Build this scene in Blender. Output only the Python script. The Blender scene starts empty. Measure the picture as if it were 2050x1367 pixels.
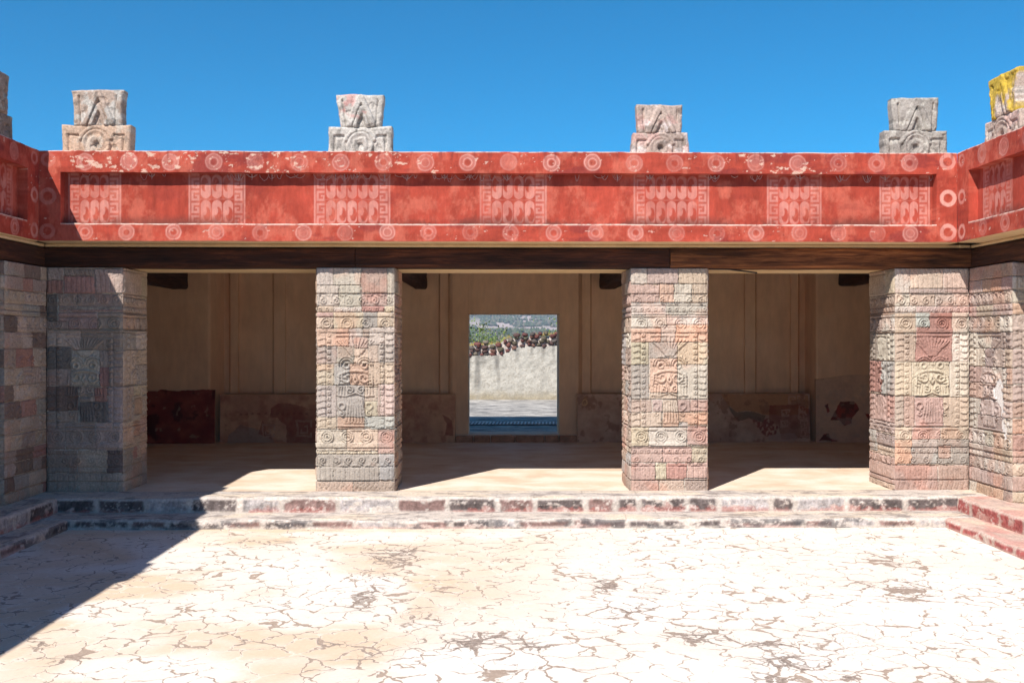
import bpy, math, random
import numpy as np
from mathutils import Vector
S = bpy.context.scene
C = S.collection
R = math.radians
rng = np.random.RandomState(7)
random.seed(5)

# ------------------------------------------------------------------ camera helpers
TH = 0.01505            # camera yaw (towards +X)
EYE = 1.6               # eye above the portico floor (z = 0)
F = 1993.0              # 35 mm on a 2050 px wide frame
CT, ST = math.cos(TH), math.sin(TH)
def ax(px, Y):
    return math.tan(math.atan((px - 1025) / F) + TH) * Y
def az(py, X, Y):
    return EYE - (py - 683.5) * (X * ST + Y * CT) / F
def floor_pt(px, py, z):
    d = (EYE - z) * F / (py - 683.5)
    xc = (px - 1025) / F * d
    return (xc * CT + d * ST, -xc * ST + d * CT)
def to_px(X, Y, Z):
    d = X * ST + Y * CT
    return 1025 + F * (X * CT - Y * ST) / d, 683.5 - F * (Z - EYE) / d

# ------------------------------------------------------------------ noise
def _h(ix, iy, iz, seed):
    n = (ix * 374761393 + iy * 668265263 + iz * 2147483647 + seed * 974711) & 0xffffffff
    n = ((n ^ (n >> 13)) * 1274126177) & 0xffffffff
    n = ((n ^ (n >> 16)) * 2246822519) & 0xffffffff
    return ((n ^ (n >> 15)) & 0xffff) / 65535.0
def vn(x, y, z=0.0, seed=0):
    x, y, z = np.broadcast_arrays(np.asarray(x, float), np.asarray(y, float), np.asarray(z, float))
    ix, iy, iz = np.floor(x).astype(np.int64), np.floor(y).astype(np.int64), np.floor(z).astype(np.int64)
    fx, fy, fz = x - ix, y - iy, z - iz
    fx, fy, fz = fx*fx*(3-2*fx), fy*fy*(3-2*fy), fz*fz*(3-2*fz)
    r = 0
    for a in (0, 1):
        wa = fx if a else 1 - fx
        for b in (0, 1):
            wb = fy if b else 1 - fy
            for c in (0, 1):
                wc = fz if c else 1 - fz
                r = r + wa * wb * wc * _h(ix + a, iy + b, iz + c, seed)
    return r
def fbm(x, y, z=0.0, seed=0, oct=4, gain=0.5):
    s, a, t = 0, 1.0, 0
    for o in range(oct):
        s = s + a * vn(x, y, z, seed + 17 * o); t += a
        x, y, z = x * 2.03, y * 2.03, np.asarray(z) * 2.03
        a *= gain
    return s / t
def smooth(x, a, b):
    t = np.clip((x - a) / (b - a), 0, 1)
    return t * t * (3 - 2 * t)
def mix(a, b, f):
    f = np.asarray(f)[..., None]
    return a * (1 - f) + np.asarray(b, float) * f

# ------------------------------------------------------------------ mesh helpers
def patches_obj(name, patches, mat, parent=None, sm=True):
    """each patch is (P[nv,nu,3], C[nv,nu,3] or None); all become one mesh"""
    vs, fs, cs, off = [], [], [], 0
    for P, Col in patches:
        nv, nu = P.shape[:2]
        vs.append(P.reshape(-1, 3))
        if Col is None: Col = np.ones_like(P) * 0.5
        cs.append(np.broadcast_to(Col, P.shape).reshape(-1, 3))
        idx = np.arange(nv * nu).reshape(nv, nu) + off
        fs.append(np.stack([idx[:-1, :-1], idx[:-1, 1:], idx[1:, 1:], idx[1:, :-1]], -1).reshape(-1, 4))
        off += nv * nu
    V = np.concatenate(vs); Fc = np.concatenate(fs); Cc = np.concatenate(cs)
    me = bpy.data.meshes.new(name)
    me.vertices.add(len(V)); me.vertices.foreach_set('co', V.astype(np.float32).ravel())
    me.loops.add(len(Fc) * 4); me.loops.foreach_set('vertex_index', Fc.astype(np.int32).ravel())
    me.polygons.add(len(Fc))
    me.polygons.foreach_set('loop_start', np.arange(0, len(Fc) * 4, 4, dtype=np.int32))
    me.polygons.foreach_set('loop_total', np.full(len(Fc), 4, dtype=np.int32))
    me.update(calc_edges=True)
    a = me.color_attributes.new('Col', 'FLOAT_COLOR', 'POINT')
    a.data.foreach_set('color', np.concatenate([Cc, np.ones((len(Cc), 1))], 1).astype(np.float32).ravel())
    me.polygons.foreach_set('use_smooth', np.full(len(Fc), bool(sm)))
    me.materials.append(mat)
    o = bpy.data.objects.new(name, me); C.objects.link(o)
    if parent: o.parent = parent
    return o

class MB:
    """collects polygons, links them as ONE mesh object"""
    def __init__(s): s.v = []; s.f = []; s.c = []
    def poly(s, pts, faces, col=None):
        o = len(s.v); s.v += [tuple(p) for p in pts]; s.f += [tuple(i + o for i in f) for f in faces]
        s.c += [col or (.5, .5, .5)] * len(pts)
    def box(s, x0, x1, y0, y1, z0, z1, col=None):
        p = [(x0,y0,z0),(x1,y0,z0),(x1,y1,z0),(x0,y1,z0),(x0,y0,z1),(x1,y0,z1),(x1,y1,z1),(x0,y1,z1)]
        s.poly(p, [(3,2,1,0),(4,5,6,7),(0,1,5,4),(1,2,6,5),(2,3,7,6),(3,0,4,7)], col)
    def prism(s, plan, z0, z1):        # plan counter-clockwise
        n = len(plan)
        p = [(x, y, z0) for x, y in plan] + [(x, y, z1) for x, y in plan]
        s.poly(p, [tuple(range(n - 1, -1, -1)), tuple(range(n, 2 * n))] + [(i, (i+1) % n, n + (i+1) % n, n + i) for i in range(n)])
    def tube(s, pts, r, k=6, col=None, r2=None):
        pts = [Vector(p) for p in pts]; n = len(pts); vs = []; fs = []
        for i, p in enumerate(pts):
            d = (pts[min(i+1, n-1)] - pts[max(i-1, 0)]).normalized()
            a = d.cross(Vector((0,0,1)));  a = a if a.length > .05 else d.cross(Vector((1,0,0)))
            a.normalize(); b = d.cross(a)
            rr = r if r2 is None else r + (r2 - r) * i / (n - 1)
            for j in range(k):
                t = 2 * math.pi * j / k
                vs.append(p + a * math.cos(t) * rr + b * math.sin(t) * rr)
        for i in range(n - 1):
            for j in range(k):
                fs.append((i*k+j, i*k+(j+1)%k, (i+1)*k+(j+1)%k, (i+1)*k+j))
        fs += [tuple(range(k-1, -1, -1)), tuple((n-1)*k+j for j in range(k))]
        s.poly(vs, fs, col)
    def build(s, name, mat, parent=None, bevel=0, sm=False):
        me = bpy.data.meshes.new(name); me.from_pydata([tuple(v) for v in s.v], [], s.f)
        a = me.color_attributes.new('Col', 'FLOAT_COLOR', 'POINT')
        a.data.foreach_set('color', np.array([(c[0], c[1], c[2], 1) for c in s.c], dtype=np.float32).ravel())
        me.materials.append(mat); me.update()
        if sm: me.polygons.foreach_set('use_smooth', np.full(len(me.polygons), True))
        o = bpy.data.objects.new(name, me); C.objects.link(o)
        if parent: o.parent = parent
        if bevel:
            b = o.modifiers.new('bevel', 'BEVEL'); b.width = bevel; b.segments = 2; b.limit_method = 'ANGLE'
        return o

def tag(o, label=None, cat=None, group=None, kind=None):
    if label: o['label'] = label
    if cat: o['category'] = cat
    if group: o['group'] = group
    if kind: o['kind'] = kind
    return o
def thing(name, loc, label, cat, group=None):
    o = bpy.data.objects.new(name, None); C.objects.link(o); o.location = loc
    o.empty_display_size = .2
    return tag(o, label, cat, group)
def adopt(child, root):            # geometry is written in world coordinates
    child.parent = root
    child.location = -Vector(root.location)
    return child

# ------------------------------------------------------------------ materials
def mat(name, rough=.9, spec=.2):
    m = bpy.data.materials.new(name); m.use_nodes = True
    nt = m.node_tree; b = nt.nodes['Principled BSDF']
    b.inputs['Roughness'].default_value = rough
    b.inputs['Specular IOR Level'].default_value = spec
    return m, nt, b
def N(nt, typ, **kw):
    n = nt.nodes.new(typ)
    for k, v in kw.items():
        if k in n.inputs.keys() if hasattr(n.inputs, 'keys') else False: n.inputs[k].default_value = v
        else: setattr(n, k, v)
    return n
def L(nt, a, b): nt.links.new(a, b)
def coords(nt, scale=(1,1,1)):
    g = N(nt, 'ShaderNodeNewGeometry'); m = N(nt, 'ShaderNodeMapping')
    m.inputs['Scale'].default_value = scale
    L(nt, g.outputs['Position'], m.inputs['Vector'])
    return m.outputs['Vector']
def noise(nt, vec, scale, detail=4, rough=.6, dist=0):
    n = N(nt, 'ShaderNodeTexNoise')
    n.inputs['Scale'].default_value = scale; n.inputs['Detail'].default_value = detail
    n.inputs['Roughness'].default_value = rough; n.inputs['Distortion'].default_value = dist
    if vec: L(nt, vec, n.inputs['Vector'])
    return n.outputs['Fac']
def ramp(nt, fac, stops):
    r = N(nt, 'ShaderNodeValToRGB'); e = r.color_ramp.elements
    while len(e) < len(stops): e.new(.5)
    for i, (p, c) in enumerate(stops):
        e[i].position = p; c = c if hasattr(c, '__len__') else (c, c, c)
        e[i].color = (c[0], c[1], c[2], 1)
    L(nt, fac, r.inputs['Fac']); return r.outputs['Color']
def mixc(nt, a, b, fac, typ='MIX'):
    m = N(nt, 'ShaderNodeMix'); m.data_type = 'RGBA'; m.blend_type = typ
    for sock, v in ((m.inputs[6], a), (m.inputs[7], b), (m.inputs[0], fac)):
        if isinstance(v, (int, float)): sock.default_value = v
        elif isinstance(v, tuple): sock.default_value = (v[0], v[1], v[2], 1)
        else: L(nt, v, sock)
    return m.outputs[2]
def math_(nt, op, a, b=0.0, c=None):
    m = N(nt, 'ShaderNodeMath'); m.operation = op
    for i, v in enumerate((a, b) if c is None else (a, b, c)):
        if isinstance(v, (int, float)): m.inputs[i].default_value = v
        else: L(nt, v, m.inputs[i])
    return m.outputs[0]
def bump(nt, b, h, strength, dist):
    n = N(nt, 'ShaderNodeBump'); n.inputs['Strength'].default_value = strength; n.inputs['Distance'].default_value = dist
    L(nt, h, n.inputs['Height']); L(nt, n.outputs['Normal'], b.inputs['Normal'])
def colmat(name, lo=.75, hi=1.25, sc=60, bsc=90, bs=.6, bd=.004, stretch=(1,1,1), rough=.92):
    """colour attribute of the mesh times fine grain"""
    m, nt, b = mat(name, rough, .15)
    a = N(nt, 'ShaderNodeVertexColor'); a.layer_name = 'Col'
    v = coords(nt, stretch)
    g = ramp(nt, noise(nt, v, sc, 5, .7), [(.25, lo), (.75, hi)])
    c = mixc(nt, a.outputs['Color'], g, 1.0, 'MULTIPLY')
    L(nt, c, b.inputs['Base Color'])
    bump(nt, b, noise(nt, coords(nt), bsc, 4, .7), bs, bd)
    return m

M = {}
M['stone'] = colmat('carved_stone', .62, 1.3, 55, 80, .9, .006)
M['red'] = colmat('red_plaster', .8, 1.18, 30, 60, .5, .004, (1, 1, .35))
M['step'] = colmat('worn_step', .65, 1.25, 40, 50, .9, .008)
M['mural'] = colmat('mural_plaster', .88, 1.1, 30, 40, .4, .003)
M['lichen'] = colmat('lichen_stone', .5, 1.4, 45, 70, 1.0, .009)
M['rubble'] = colmat('rubble', .6, 1.4, 12, 14, .9, .03)
M['leaf'] = colmat('leaf', .7, 1.3, 5, 5, .1, .01)
M['hill'] = colmat('hillside', .8, 1.2, .01, .01, .2, 1)

def plaster(name, c1, c2, c3, sc=1.6, bs=.25):
    m, nt, b = mat(name, .93, .1)
    v = coords(nt)
    c = ramp(nt, noise(nt, v, sc, 6, .6), [(.3, c1), (.52, c2), (.75, c3)])
    g = ramp(nt, noise(nt, coords(nt, (1, 1, .25)), 9, 5, .7), [(.3, .9), (.7, 1.08)])
    L(nt, mixc(nt, c, g, 1.0, 'MULTIPLY'), b.inputs['Base Color'])
    bump(nt, b, noise(nt, v, 22, 6, .65), bs, .01)
    return m
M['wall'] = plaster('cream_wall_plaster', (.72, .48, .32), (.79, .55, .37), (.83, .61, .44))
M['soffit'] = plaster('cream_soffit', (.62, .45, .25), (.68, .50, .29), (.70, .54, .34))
M['roof'] = plaster('roof_lime', (.40, .33, .27), (.47, .40, .32), (.52, .46, .38))

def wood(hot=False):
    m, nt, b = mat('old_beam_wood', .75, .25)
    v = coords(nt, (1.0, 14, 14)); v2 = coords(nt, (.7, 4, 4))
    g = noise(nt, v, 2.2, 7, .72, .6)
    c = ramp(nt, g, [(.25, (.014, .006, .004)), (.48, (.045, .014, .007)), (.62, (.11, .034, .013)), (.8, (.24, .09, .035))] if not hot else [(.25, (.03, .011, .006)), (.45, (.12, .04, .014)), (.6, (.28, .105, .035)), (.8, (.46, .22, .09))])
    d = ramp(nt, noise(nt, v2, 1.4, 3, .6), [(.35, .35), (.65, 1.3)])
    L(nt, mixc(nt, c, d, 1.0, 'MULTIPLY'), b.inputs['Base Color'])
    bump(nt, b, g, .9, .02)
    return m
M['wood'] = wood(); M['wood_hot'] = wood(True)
def wood_y():
    m, nt, b = mat('old_beam_wood_side', .75, .25)
    g = noise(nt, coords(nt, (14, 1.0, 14)), 2.2, 7, .72, .6)
    c = ramp(nt, g, [(.25, (.016, .007, .005)), (.5, (.05, .018, .009)), (.8, (.16, .06, .025))])
    L(nt, c, b.inputs['Base Color']); bump(nt, b, g, .9, .02)
    return m
M['wood_y'] = wood_y()

def flat(name, c, rough=.8, var=.25, sc=20):
    m, nt, b = mat(name, rough, .2)
    g = ramp(nt, noise(nt, coords(nt), sc, 4), [(.3, 1 - var), (.7, 1 + var)])
    L(nt, mixc(nt, tuple(c), g, 1.0, 'MULTIPLY'), b.inputs['Base Color'])
    return m
M['black'] = flat('dark_metal', (.03, .03, .035), .5)
M['steel'] = flat('pale_steel', (.5, .5, .5), .5)
M['web'] = flat('cobweb_dust', (.45, .30, .28), 1, .4, 60)
M['bark'] = flat('bark', (.10, .07, .05))

def court_mat():
    m, nt, b = mat('cracked_lime_floor', .85, .25)
    v = coords(nt)
    at = N(nt, 'ShaderNodeVertexColor'); at.layer_name = 'Col'
    sp = N(nt, 'ShaderNodeSeparateColor'); L(nt, at.outputs['Color'], sp.inputs[0])
    ero, och, dark = sp.outputs[0], sp.outputs[1], sp.outputs[2]
    # warped coordinates
    nz = N(nt, 'ShaderNodeTexNoise'); nz.inputs['Scale'].default_value = 5; nz.inputs['Detail'].default_value = 4
    L(nt, v, nz.inputs['Vector'])
    sub = N(nt, 'ShaderNodeVectorMath'); sub.operation = 'MULTIPLY_ADD'
    L(nt, nz.outputs['Color'], sub.inputs[0]); sub.inputs[1].default_value = (.28, .28, 0); L(nt, v, sub.inputs[2])
    w = sub.outputs[0]
    def vor(sc):
        n = N(nt, 'ShaderNodeTexVoronoi'); n.feature = 'DISTANCE_TO_EDGE'; n.inputs['Scale'].default_value = sc
        L(nt, w, n.inputs['Vector']); return n.outputs['Distance']
    d1, d2 = vor(4.9), vor(10.5)
    n1 = noise(nt, v, 1.7, 4, .6); n2 = noise(nt, v, 7, 4, .6)
    # threshold of crack width
    patch = ramp(nt, n1, [(.40, .15), (.60, 1)])
    brk = ramp(nt, n2, [(.38, 0), (.56, 1)])
    t = math_(nt, 'MULTIPLY', math_(nt, 'ADD', math_(nt, 'MULTIPLY', patch, .048), .017), brk)
    t = math_(nt, 'ADD', t, math_(nt, 'MULTIPLY', ero, .085))
    t = math_(nt, 'MULTIPLY', t, ramp(nt, noise(nt, v, 22, 3), [(.25, .35), (.7, 1.25)]))
    k1 = math_(nt, 'SMOOTH_MIN', 1.0, math_(nt, 'MULTIPLY', math_(nt, 'SUBTRACT', t, d1), 60), .2)
    k1 = math_(nt, 'MAXIMUM', k1, 0.0)
    t2 = math_(nt, 'ADD', math_(nt, 'MULTIPLY', ero, .12), -.006)
    k2 = math_(nt, 'MINIMUM', math_(nt, 'MAXIMUM', math_(nt, 'MULTIPLY', math_(nt, 'SUBTRACT', t2, d2), 60), 0.0), .8)
    crack = math_(nt, 'MINIMUM', math_(nt, 'MAXIMUM', k1, k2), 1.0)
    # colours
    o1 = ramp(nt, noise(nt, v, .9, 6, .62, .6), [(.34, 0), (.66, 1)])
    o2 = math_(nt, 'MINIMUM', math_(nt, 'MULTIPLY', och, math_(nt, 'ADD', math_(nt, 'MULTIPLY', o1, .8), .45)), 1.0)
    base = mixc(nt, (.76, .705, .645), (.66, .50, .36), o2)
    # pale rims beside the cracks
    rim = ramp(nt, d1, [(0, 1), (.07, 0)])
    base = mixc(nt, base, (.78, .69, .60), math_(nt, 'MULTIPLY', rim, .7))
    g = ramp(nt, noise(nt, v, 45, 5, .7), [(.3, .92), (.7, 1.05)])
    base = mixc(nt, base, g, 1.0, 'MULTIPLY')
    cc = ramp(nt, noise(nt, v, 38, 6, .85), [(.36, (.13, .10, .085)), (.52, (.28, .215, .175)), (.68, (.58, .48, .41))])
    cc = mixc(nt, (.42, .31, .235), cc, math_(nt, 'MINIMUM', math_(nt, 'ADD', ero, .35), 1.0))
    col = mixc(nt, base, cc, math_(nt, 'MULTIPLY', crack, .97))
    L(nt, col, b.inputs['Base Color'])
    hgt = math_(nt, 'SUBTRACT', math_(nt, 'MULTIPLY', noise(nt, v, 30, 5, .7), .3), crack)
    bump(nt, b, hgt, .45, .012)
    return m
M['court'] = court_mat()

def floor_mat():
    m, nt, b = mat('smooth_lime_floor', .8, .25)
    v = coords(nt)
    o = ramp(nt, noise(nt, coords(nt, (.9, 1.25, 1)), 1.7, 7, .62, .3), [(.38, (.74, .64, .54)), (.56, (.66, .51, .38)), (.72, (.56, .39, .28))])
    g = ramp(nt, noise(nt, v, 35, 5, .7), [(.3, .92), (.7, 1.06)])
    L(nt, mixc(nt, o, g, 1.0, 'MULTIPLY'), b.inputs['Base Color'])
    bump(nt, b, noise(nt, v, 14, 5, .6), .2, .01)
    return m
M['floor'] = floor_mat()
def yard_mat():
    m, nt, b = mat('weathered_yard', .9, .2)
    v = coords(nt, (.9, 2.6, 1))
    o = ramp(nt, noise(nt, v, 2.6, 8, .8, .4), [(.40, (.10, .10, .105)), (.5, (.30, .275, .25)), (.60, (.56, .52, .47))])
    L(nt, o, b.inputs['Base Color'])
    return m
M['yard'] = yard_mat()
def ground_mat():
    m, nt, b = mat('dry_ground', .95, .1)
    o = ramp(nt, noise(nt, coords(nt), .35, 8, .7), [(.35, (.16, .13, .08)), (.5, (.26, .21, .13)), (.7, (.34, .28, .19))])
    L(nt, o, b.inputs['Base Color'])
    return m
M['ground'] = ground_mat()

# ------------------------------------------------------------------ key measures
YP = 10.64                    # front of the pillars
YR = 10.37                    # face of the red frieze
XL, XR = ax(93, YP), ax(1940, YP)          # inner faces of the wing pillars
RL, RR = ax(78, YR), ax(1916, YR)          # faces of the wing friezes
ZB, ZT = 2.385, 2.60          # beams
ZS = az(483.5, 0, YR)         # underside of the frieze
ZC = az(304, 0, YR)           # top of the frieze
ZP0, ZP1 = az(448.5, 0, YR), az(347, 0, YR)   # recessed panel
ZF = -.235                    # courtyard floor
YBACK = 11.36                 # back of pillars
YW = 15.85                    # back wall
BXL, BXR = -8.2, 8.4
YEND = 1.2                    # near end of the side wings

# ------------------------------------------------------------------ carved stone faces
PAL = {'l': (.50, .445, .385), 'w': (.49, .375, .285), 'g': (.36, .32, .29), 'p': (.45, .29, .245),
       'r': (.43, .15, .125), 'o': (.52, .325, .225), 'y': (.48, .41, .29), 'b': (.345, .345, .38),
       't': (.37, .42, .36), 'd': (.205, .18, .165), 'n': (.235, .155, .125), 'e': (.40, .30, .245), 'i': (.44, .33, .30)}
PAL['b'] = (.355, .35, .355); PAL['t'] = (.37, .40, .36); PAL['r'] = (.44, .20, .165)
for k_ in PAL:
    l_ = .3 * PAL[k_][0] + .6 * PAL[k_][1] + .1 * PAL[k_][2]
    PAL[k_] = tuple((l_ + (q - l_) * .62) * m_ * .97 for q, m_ in zip(PAL[k_], (1.03, .95, .87)))


def stroke(H, U, V, pts, wd, amp, us, vs, cut=False):
    pts = np.array(pts, float)
    x0, x1 = pts[:, 0].min() - wd, pts[:, 0].max() + wd
    y0, y1 = pts[:, 1].min() - wd, pts[:, 1].max() + wd
    i0, i1 = np.searchsorted(us, x0), np.searchsorted(us, x1)
    j0, j1 = np.searchsorted(vs, y0), np.searchsorted(vs, y1)
    if i1 <= i0 or j1 <= j0: return
    u, v = U[j0:j1, i0:i1], V[j0:j1, i0:i1]
    d = np.full(u.shape, 9.)
    for a, b in zip(pts[:-1], pts[1:]):
        ab = b - a; l2 = max(ab @ ab, 1e-9)
        t = np.clip(((u - a[0]) * ab[0] + (v - a[1]) * ab[1]) / l2, 0, 1)
        d = np.minimum(d, np.hypot(u - a[0] - t * ab[0], v - a[1] - t * ab[1]))
    h = amp * np.clip(2.4 * (1 - (d / wd) ** 2), 0, 1)
    if cut: H[j0:j1, i0:i1] -= h
    else: H[j0:j1, i0:i1] = np.maximum(H[j0:j1, i0:i1], h)

def arc(cx, cy, r, a0, a1, n=14, ry=None):
    ry = ry or r
    return [(cx + r * math.cos(R(a0 + (a1 - a0) * i / n)), cy + ry * math.sin(R(a0 + (a1 - a0) * i / n))) for i in range(n + 1)]
def spiral(cx, cy, R0, turns, start, sgn=1, n=26):
    return [(cx + R0 * (1 - .82 * i / n) * math.cos(R(start) + sgn * 2 * math.pi * turns * i / n),
             cy + R0 * (1 - .82 * i / n) * math.sin(R(start) + sgn * 2 * math.pi * turns * i / n)) for i in range(n + 1)]

def relief(us, vs, w, h, seed, base='diag', side=False, panel=True):
    rs = np.random.RandomState(seed)
    U, V = np.meshgrid(us, vs)
    H = np.zeros_like(U)
    t = 1 - V / h
    A = .0125
    def row(a, b): return (t > a) & (t <= b)
    sp = .052
    fl = lambda x: A * np.clip(1.5 * np.sqrt(np.clip(1 - (2 * ((x / sp) % 1) - 1) ** 2, 0, 1)), 0, 1)
    m = row(.0, .116); H[m] = fl(U + .035 * smooth(t, .05, .0) )[m]
    # scroll rows
    def scrolls(a, b, up):
        zc = h * (1 - (a + b) / 2); R0 = h * (b - a) * .32
        n = max(2, int(round(w / .145))); 
        for k in range(n):
            cx = w * (k + .5) / n + .0
            sg = 1 if rs.rand() < .65 else -1
            st = 90 if up else -90
            stroke(H, U, V, spiral(cx, zc - (.006 if up else -.006), R0, 1.5, st, -sg), .0075, A, us, vs)
            xs = cx - sg * .068
            zz = zc + (R0 * 1.35 if up else -R0 * 1.35)
            stroke(H, U, V, [(xs, zz), (xs + sg * .02, zc + (R0 * .9 if up else -R0 * .9)), (xs + sg * .02, zc - (R0 * .6 if up else -R0 * .6))], .007, A * .9, us, vs)
            stroke(H, U, V, [(xs - .045, zz + (.004 if up else -.004)), (xs, zz - (.014 if up else -.014)), (xs + .045, zz + (.004 if up else -.004))], .006, A * .9, us, vs)
    scrolls(.116, .171, True)
    def dots(a, b):
        zc = h * (1 - (a + b) / 2); n = int(w / .075)
        for k in range(n):
            cx = w * (k + .5) / n
            stroke(H, U, V, arc(cx, zc, .014, 0, 360, 10), .006, A * .8, us, vs)
            stroke(H, U, V, [(cx + .037, zc - .022), (cx + .037, zc + .0)], .005, A * .5, us, vs)
    dots(.171, .199)
    m = row(.199, .221); H[m] = A * .9
    def circ(zc, k):
        n = max(2, int(round(w / .20)))
        for i in range(n):
            cx = w * (i + .56) / n + rs.uniform(-.008, .008); z = h * (1 - zc) + rs.uniform(-.004, .004)
            r = np.hypot(U - cx, V - z); Rm = .070
            ring = np.maximum.reduce([A * 1.1 * np.clip(2.2 * (1 - ((r - q) / wd_) ** 2), 0, 1) for q, wd_ in ((.062, .0085), (.040, .008))])
            eye = A * 1.3 * np.clip(1 - ((U - cx) / .026) ** 2 - ((V - z) / .014) ** 2, 0, 1) ** .5
            hh = np.maximum(ring, eye)
            mm = r < Rm
            H[mm] = np.maximum(H[mm] * 0, hh[mm])
            H[r < .0085 + .003 * rs.rand()] = -.022 if rs.rand() < .7 else .004
    circ(.249, 4)
    m = row(.274, .290); H[m] = np.maximum(H[m], A)
    # bottom rows
    circ(.754, 4)
    m = row(.715, .727); H[m] = A
    m = row(.782, .805); H[m] = A * .9
    dots(.805, .835)
    scrolls(.835, .889, False)
    if base == 'diag':
        m = row(.889, .951); H[m] = fl(U)[m]
        m = row(.951, 1.01); H[m] = (fl(U + .5 * V + .03 * np.sin(V * 60)) * .9)[m]
    else:
        m = row(.889, .9); H[m] = A * .5
        m = row(.9, 1.01); H[m] = fl(U * .9 + .022 * smooth(t, .96, 1.0))[m]
    # thin separating lines
    for q in (.116, .171, .199, .221, .29, .715, .805, .835, .889, .951):
        z = h * (1 - q); H[np.abs(V - z) < .0055] = -.007
    # central panel
    T0, T1 = .29, .715
    pm = row(T0, T1)
    if not panel: return U, V, H
    fw = .125 * w if not side else .16 * w
    fw = max(fw, .08)
    bar = .066
    for sd in (0, 1):
        x = U if sd == 0 else w - U
        k = x / fw
        drop = .022 * np.clip(1 - k * 1.6, 0, 1) if sd == 0 else .01 * np.sin(k * 3)
        s = ((h - V + drop * -1.0 + 10) / bar) % 1
        f = A * 1.15 * (s ** 1.4) * (smooth(k, 0, .2))
        m = pm & (x < fw); H[m] = f[m]
        m = pm & (np.abs(x - fw) < .005); H[m] = -.008
        # strip of little squares with rings
        s0, s1 = fw + .006, fw + .056
        m = pm & (x > s0) & (x < s1)
        q = ((h - V) / .062) % 1
        hh = A * .7 * ((q > .08) & (q < .92)) + A * .7 * (np.abs(np.hypot((x - (s0 + s1) / 2), (q - .5) * .062) - .013) < .0055)
        H[m] = hh[m]
        m = pm & (x > s1) & (x < s1 + .05); H[m] = A * .35
    x0 = fw + .11; x1 = w - fw - .11
    if x1 - x0 > .15:
        cx = (x0 + x1) / 2; hw = (x1 - x0) / 2; zt = h * (1 - T0); zb = h * (1 - T1); ph = zt - zb
        Z = lambda f: zt - f * ph
        Wd = .0085
        st = lambda pts, wd=Wd, a=A: stroke(H, U, V, pts, wd, a, us, vs)
        st([(x0, Z(.03)), (x1, Z(.03))], .008, A)
        for k in range(-5, 6):                       # plume fan
            a = k * .155
            st([(cx + math.sin(a) * .05, Z(.24)), (cx + math.sin(a) * .13 * 1.2, Z(.24 - .085)), (cx + math.sin(a * 1.15) * hw * 1.25, Z(.05 + .02 * abs(k) / 3))], .0095, A * 1.1)
        for s in (-1, 1):                            # arched brows and eyes
            ex = cx + s * hw * .47
            for rr in (.085, .062):
                st(arc(ex, Z(.335), min(rr, hw * .5), 0, 180), .009, A * 1.3)
            st(arc(ex, Z(.345), .03, 0, 360), .009, A * 1.2)
            H[np.hypot(U - ex, (V - Z(.345)) * 1.4) < .016] = -.02
            for k in range(7):                       # hatched brow
                a = R(20 + 23 * k)
                st([(ex + math.cos(a) * .088, Z(.335) + math.sin(a) * .088), (ex + math.cos(a) * .105, Z(.335) + math.sin(a) * .105)], .006, A)
            st(spiral(cx + s * hw * .42, Z(.47), hw * .36, 1.3, 90, -s), .0095, A * 1.4)
            st([(cx, Z(.40)), (cx + s * hw * .35, Z(.405)), (cx + s * hw * .85, Z(.44)), (cx + s * hw * .9, Z(.55))], .010, A * 1.4)
            for k in range(4):
                zz = Z(.47 + .032 * k)
                st([(cx + s * hw * (.55 + .05 * k), zz), (cx + s * hw * .92, zz + .012)], .008, A * 1.1)
            st(spiral(cx + s * hw * .30, Z(.60), hw * .2, 1.2, 90, s), .0085, A * 1.3)
            st([(cx, Z(.63)), (cx + s * hw * .5, Z(.665)), (cx + s * hw * .95, Z(.66))], .008, A * 1.2)
            for k in range(4):                       # folded wings
                xx = cx + s * hw * (.42 + .15 * k)
                st([(xx, Z(.555)), (xx + s * .006, Z(.65))], .0075, A * .9)
            st(arc(cx + s * hw * .72, Z(.77), .035, 0, 360), .010, A * 1.1)
            st(spiral(cx + s * hw * .72, Z(.85), .035, 1.1, 90, s), .009, A * 1.1)
        st([(cx - hw * .1, Z(.50)), (cx, Z(.53)), (cx + hw * .1, Z(.50)), (cx, Z(.45)), (cx - hw * .1, Z(.50))], .011, A * 1.5)
        for k in range(-3, 4):                       # pleated tail
            st([(cx + k * .022, Z(.69)), (cx + k * .027, Z(.8)), (cx + k * .034, Z(.93))], .0125, A * 1.25)
        st([(cx - .12, Z(.945)), (cx + .12, Z(.945))], .009, A * .8)
        st([(x0, Z(.98)), (x1, Z(.98))], .008, A)
    elif x1 - x0 > .03:
        for k in range(9):
            stroke(H, U, V, spiral((x0 + x1) / 2, h * (1 - T0) - .07 - k * .115, .035, 1.2, 90, 1 if k % 2 else -1), .008, A * 1.2, us, vs)
    return U, V, H

def random_blocks(w, h, seed, pal='lwwgeiweg'):
    rs = np.random.RandomState(seed); out = []
    rows = [0, .06, .116, .171, .221, .29, .36, .44, .51, .58, .65, .715, .782, .835, .889, .95, 1.0]
    out.append((0, 1, 0, 1, 'w'))
    i = 0
    while i < len(rows) - 1:
        x = 0
        while x < 1:
            bw = rs.uniform(.16, .42) / w
            span = 1 if rs.rand() < .6 else 2
            x2 = min(1, x + bw); 
            if 1 - x2 < .1: x2 = 1
            out.append((x, x2, rows[i], rows[min(i + span, len(rows) - 1)], pal[rs.randint(len(pal))]))
            x = x2
        i += 1
    return out

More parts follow.
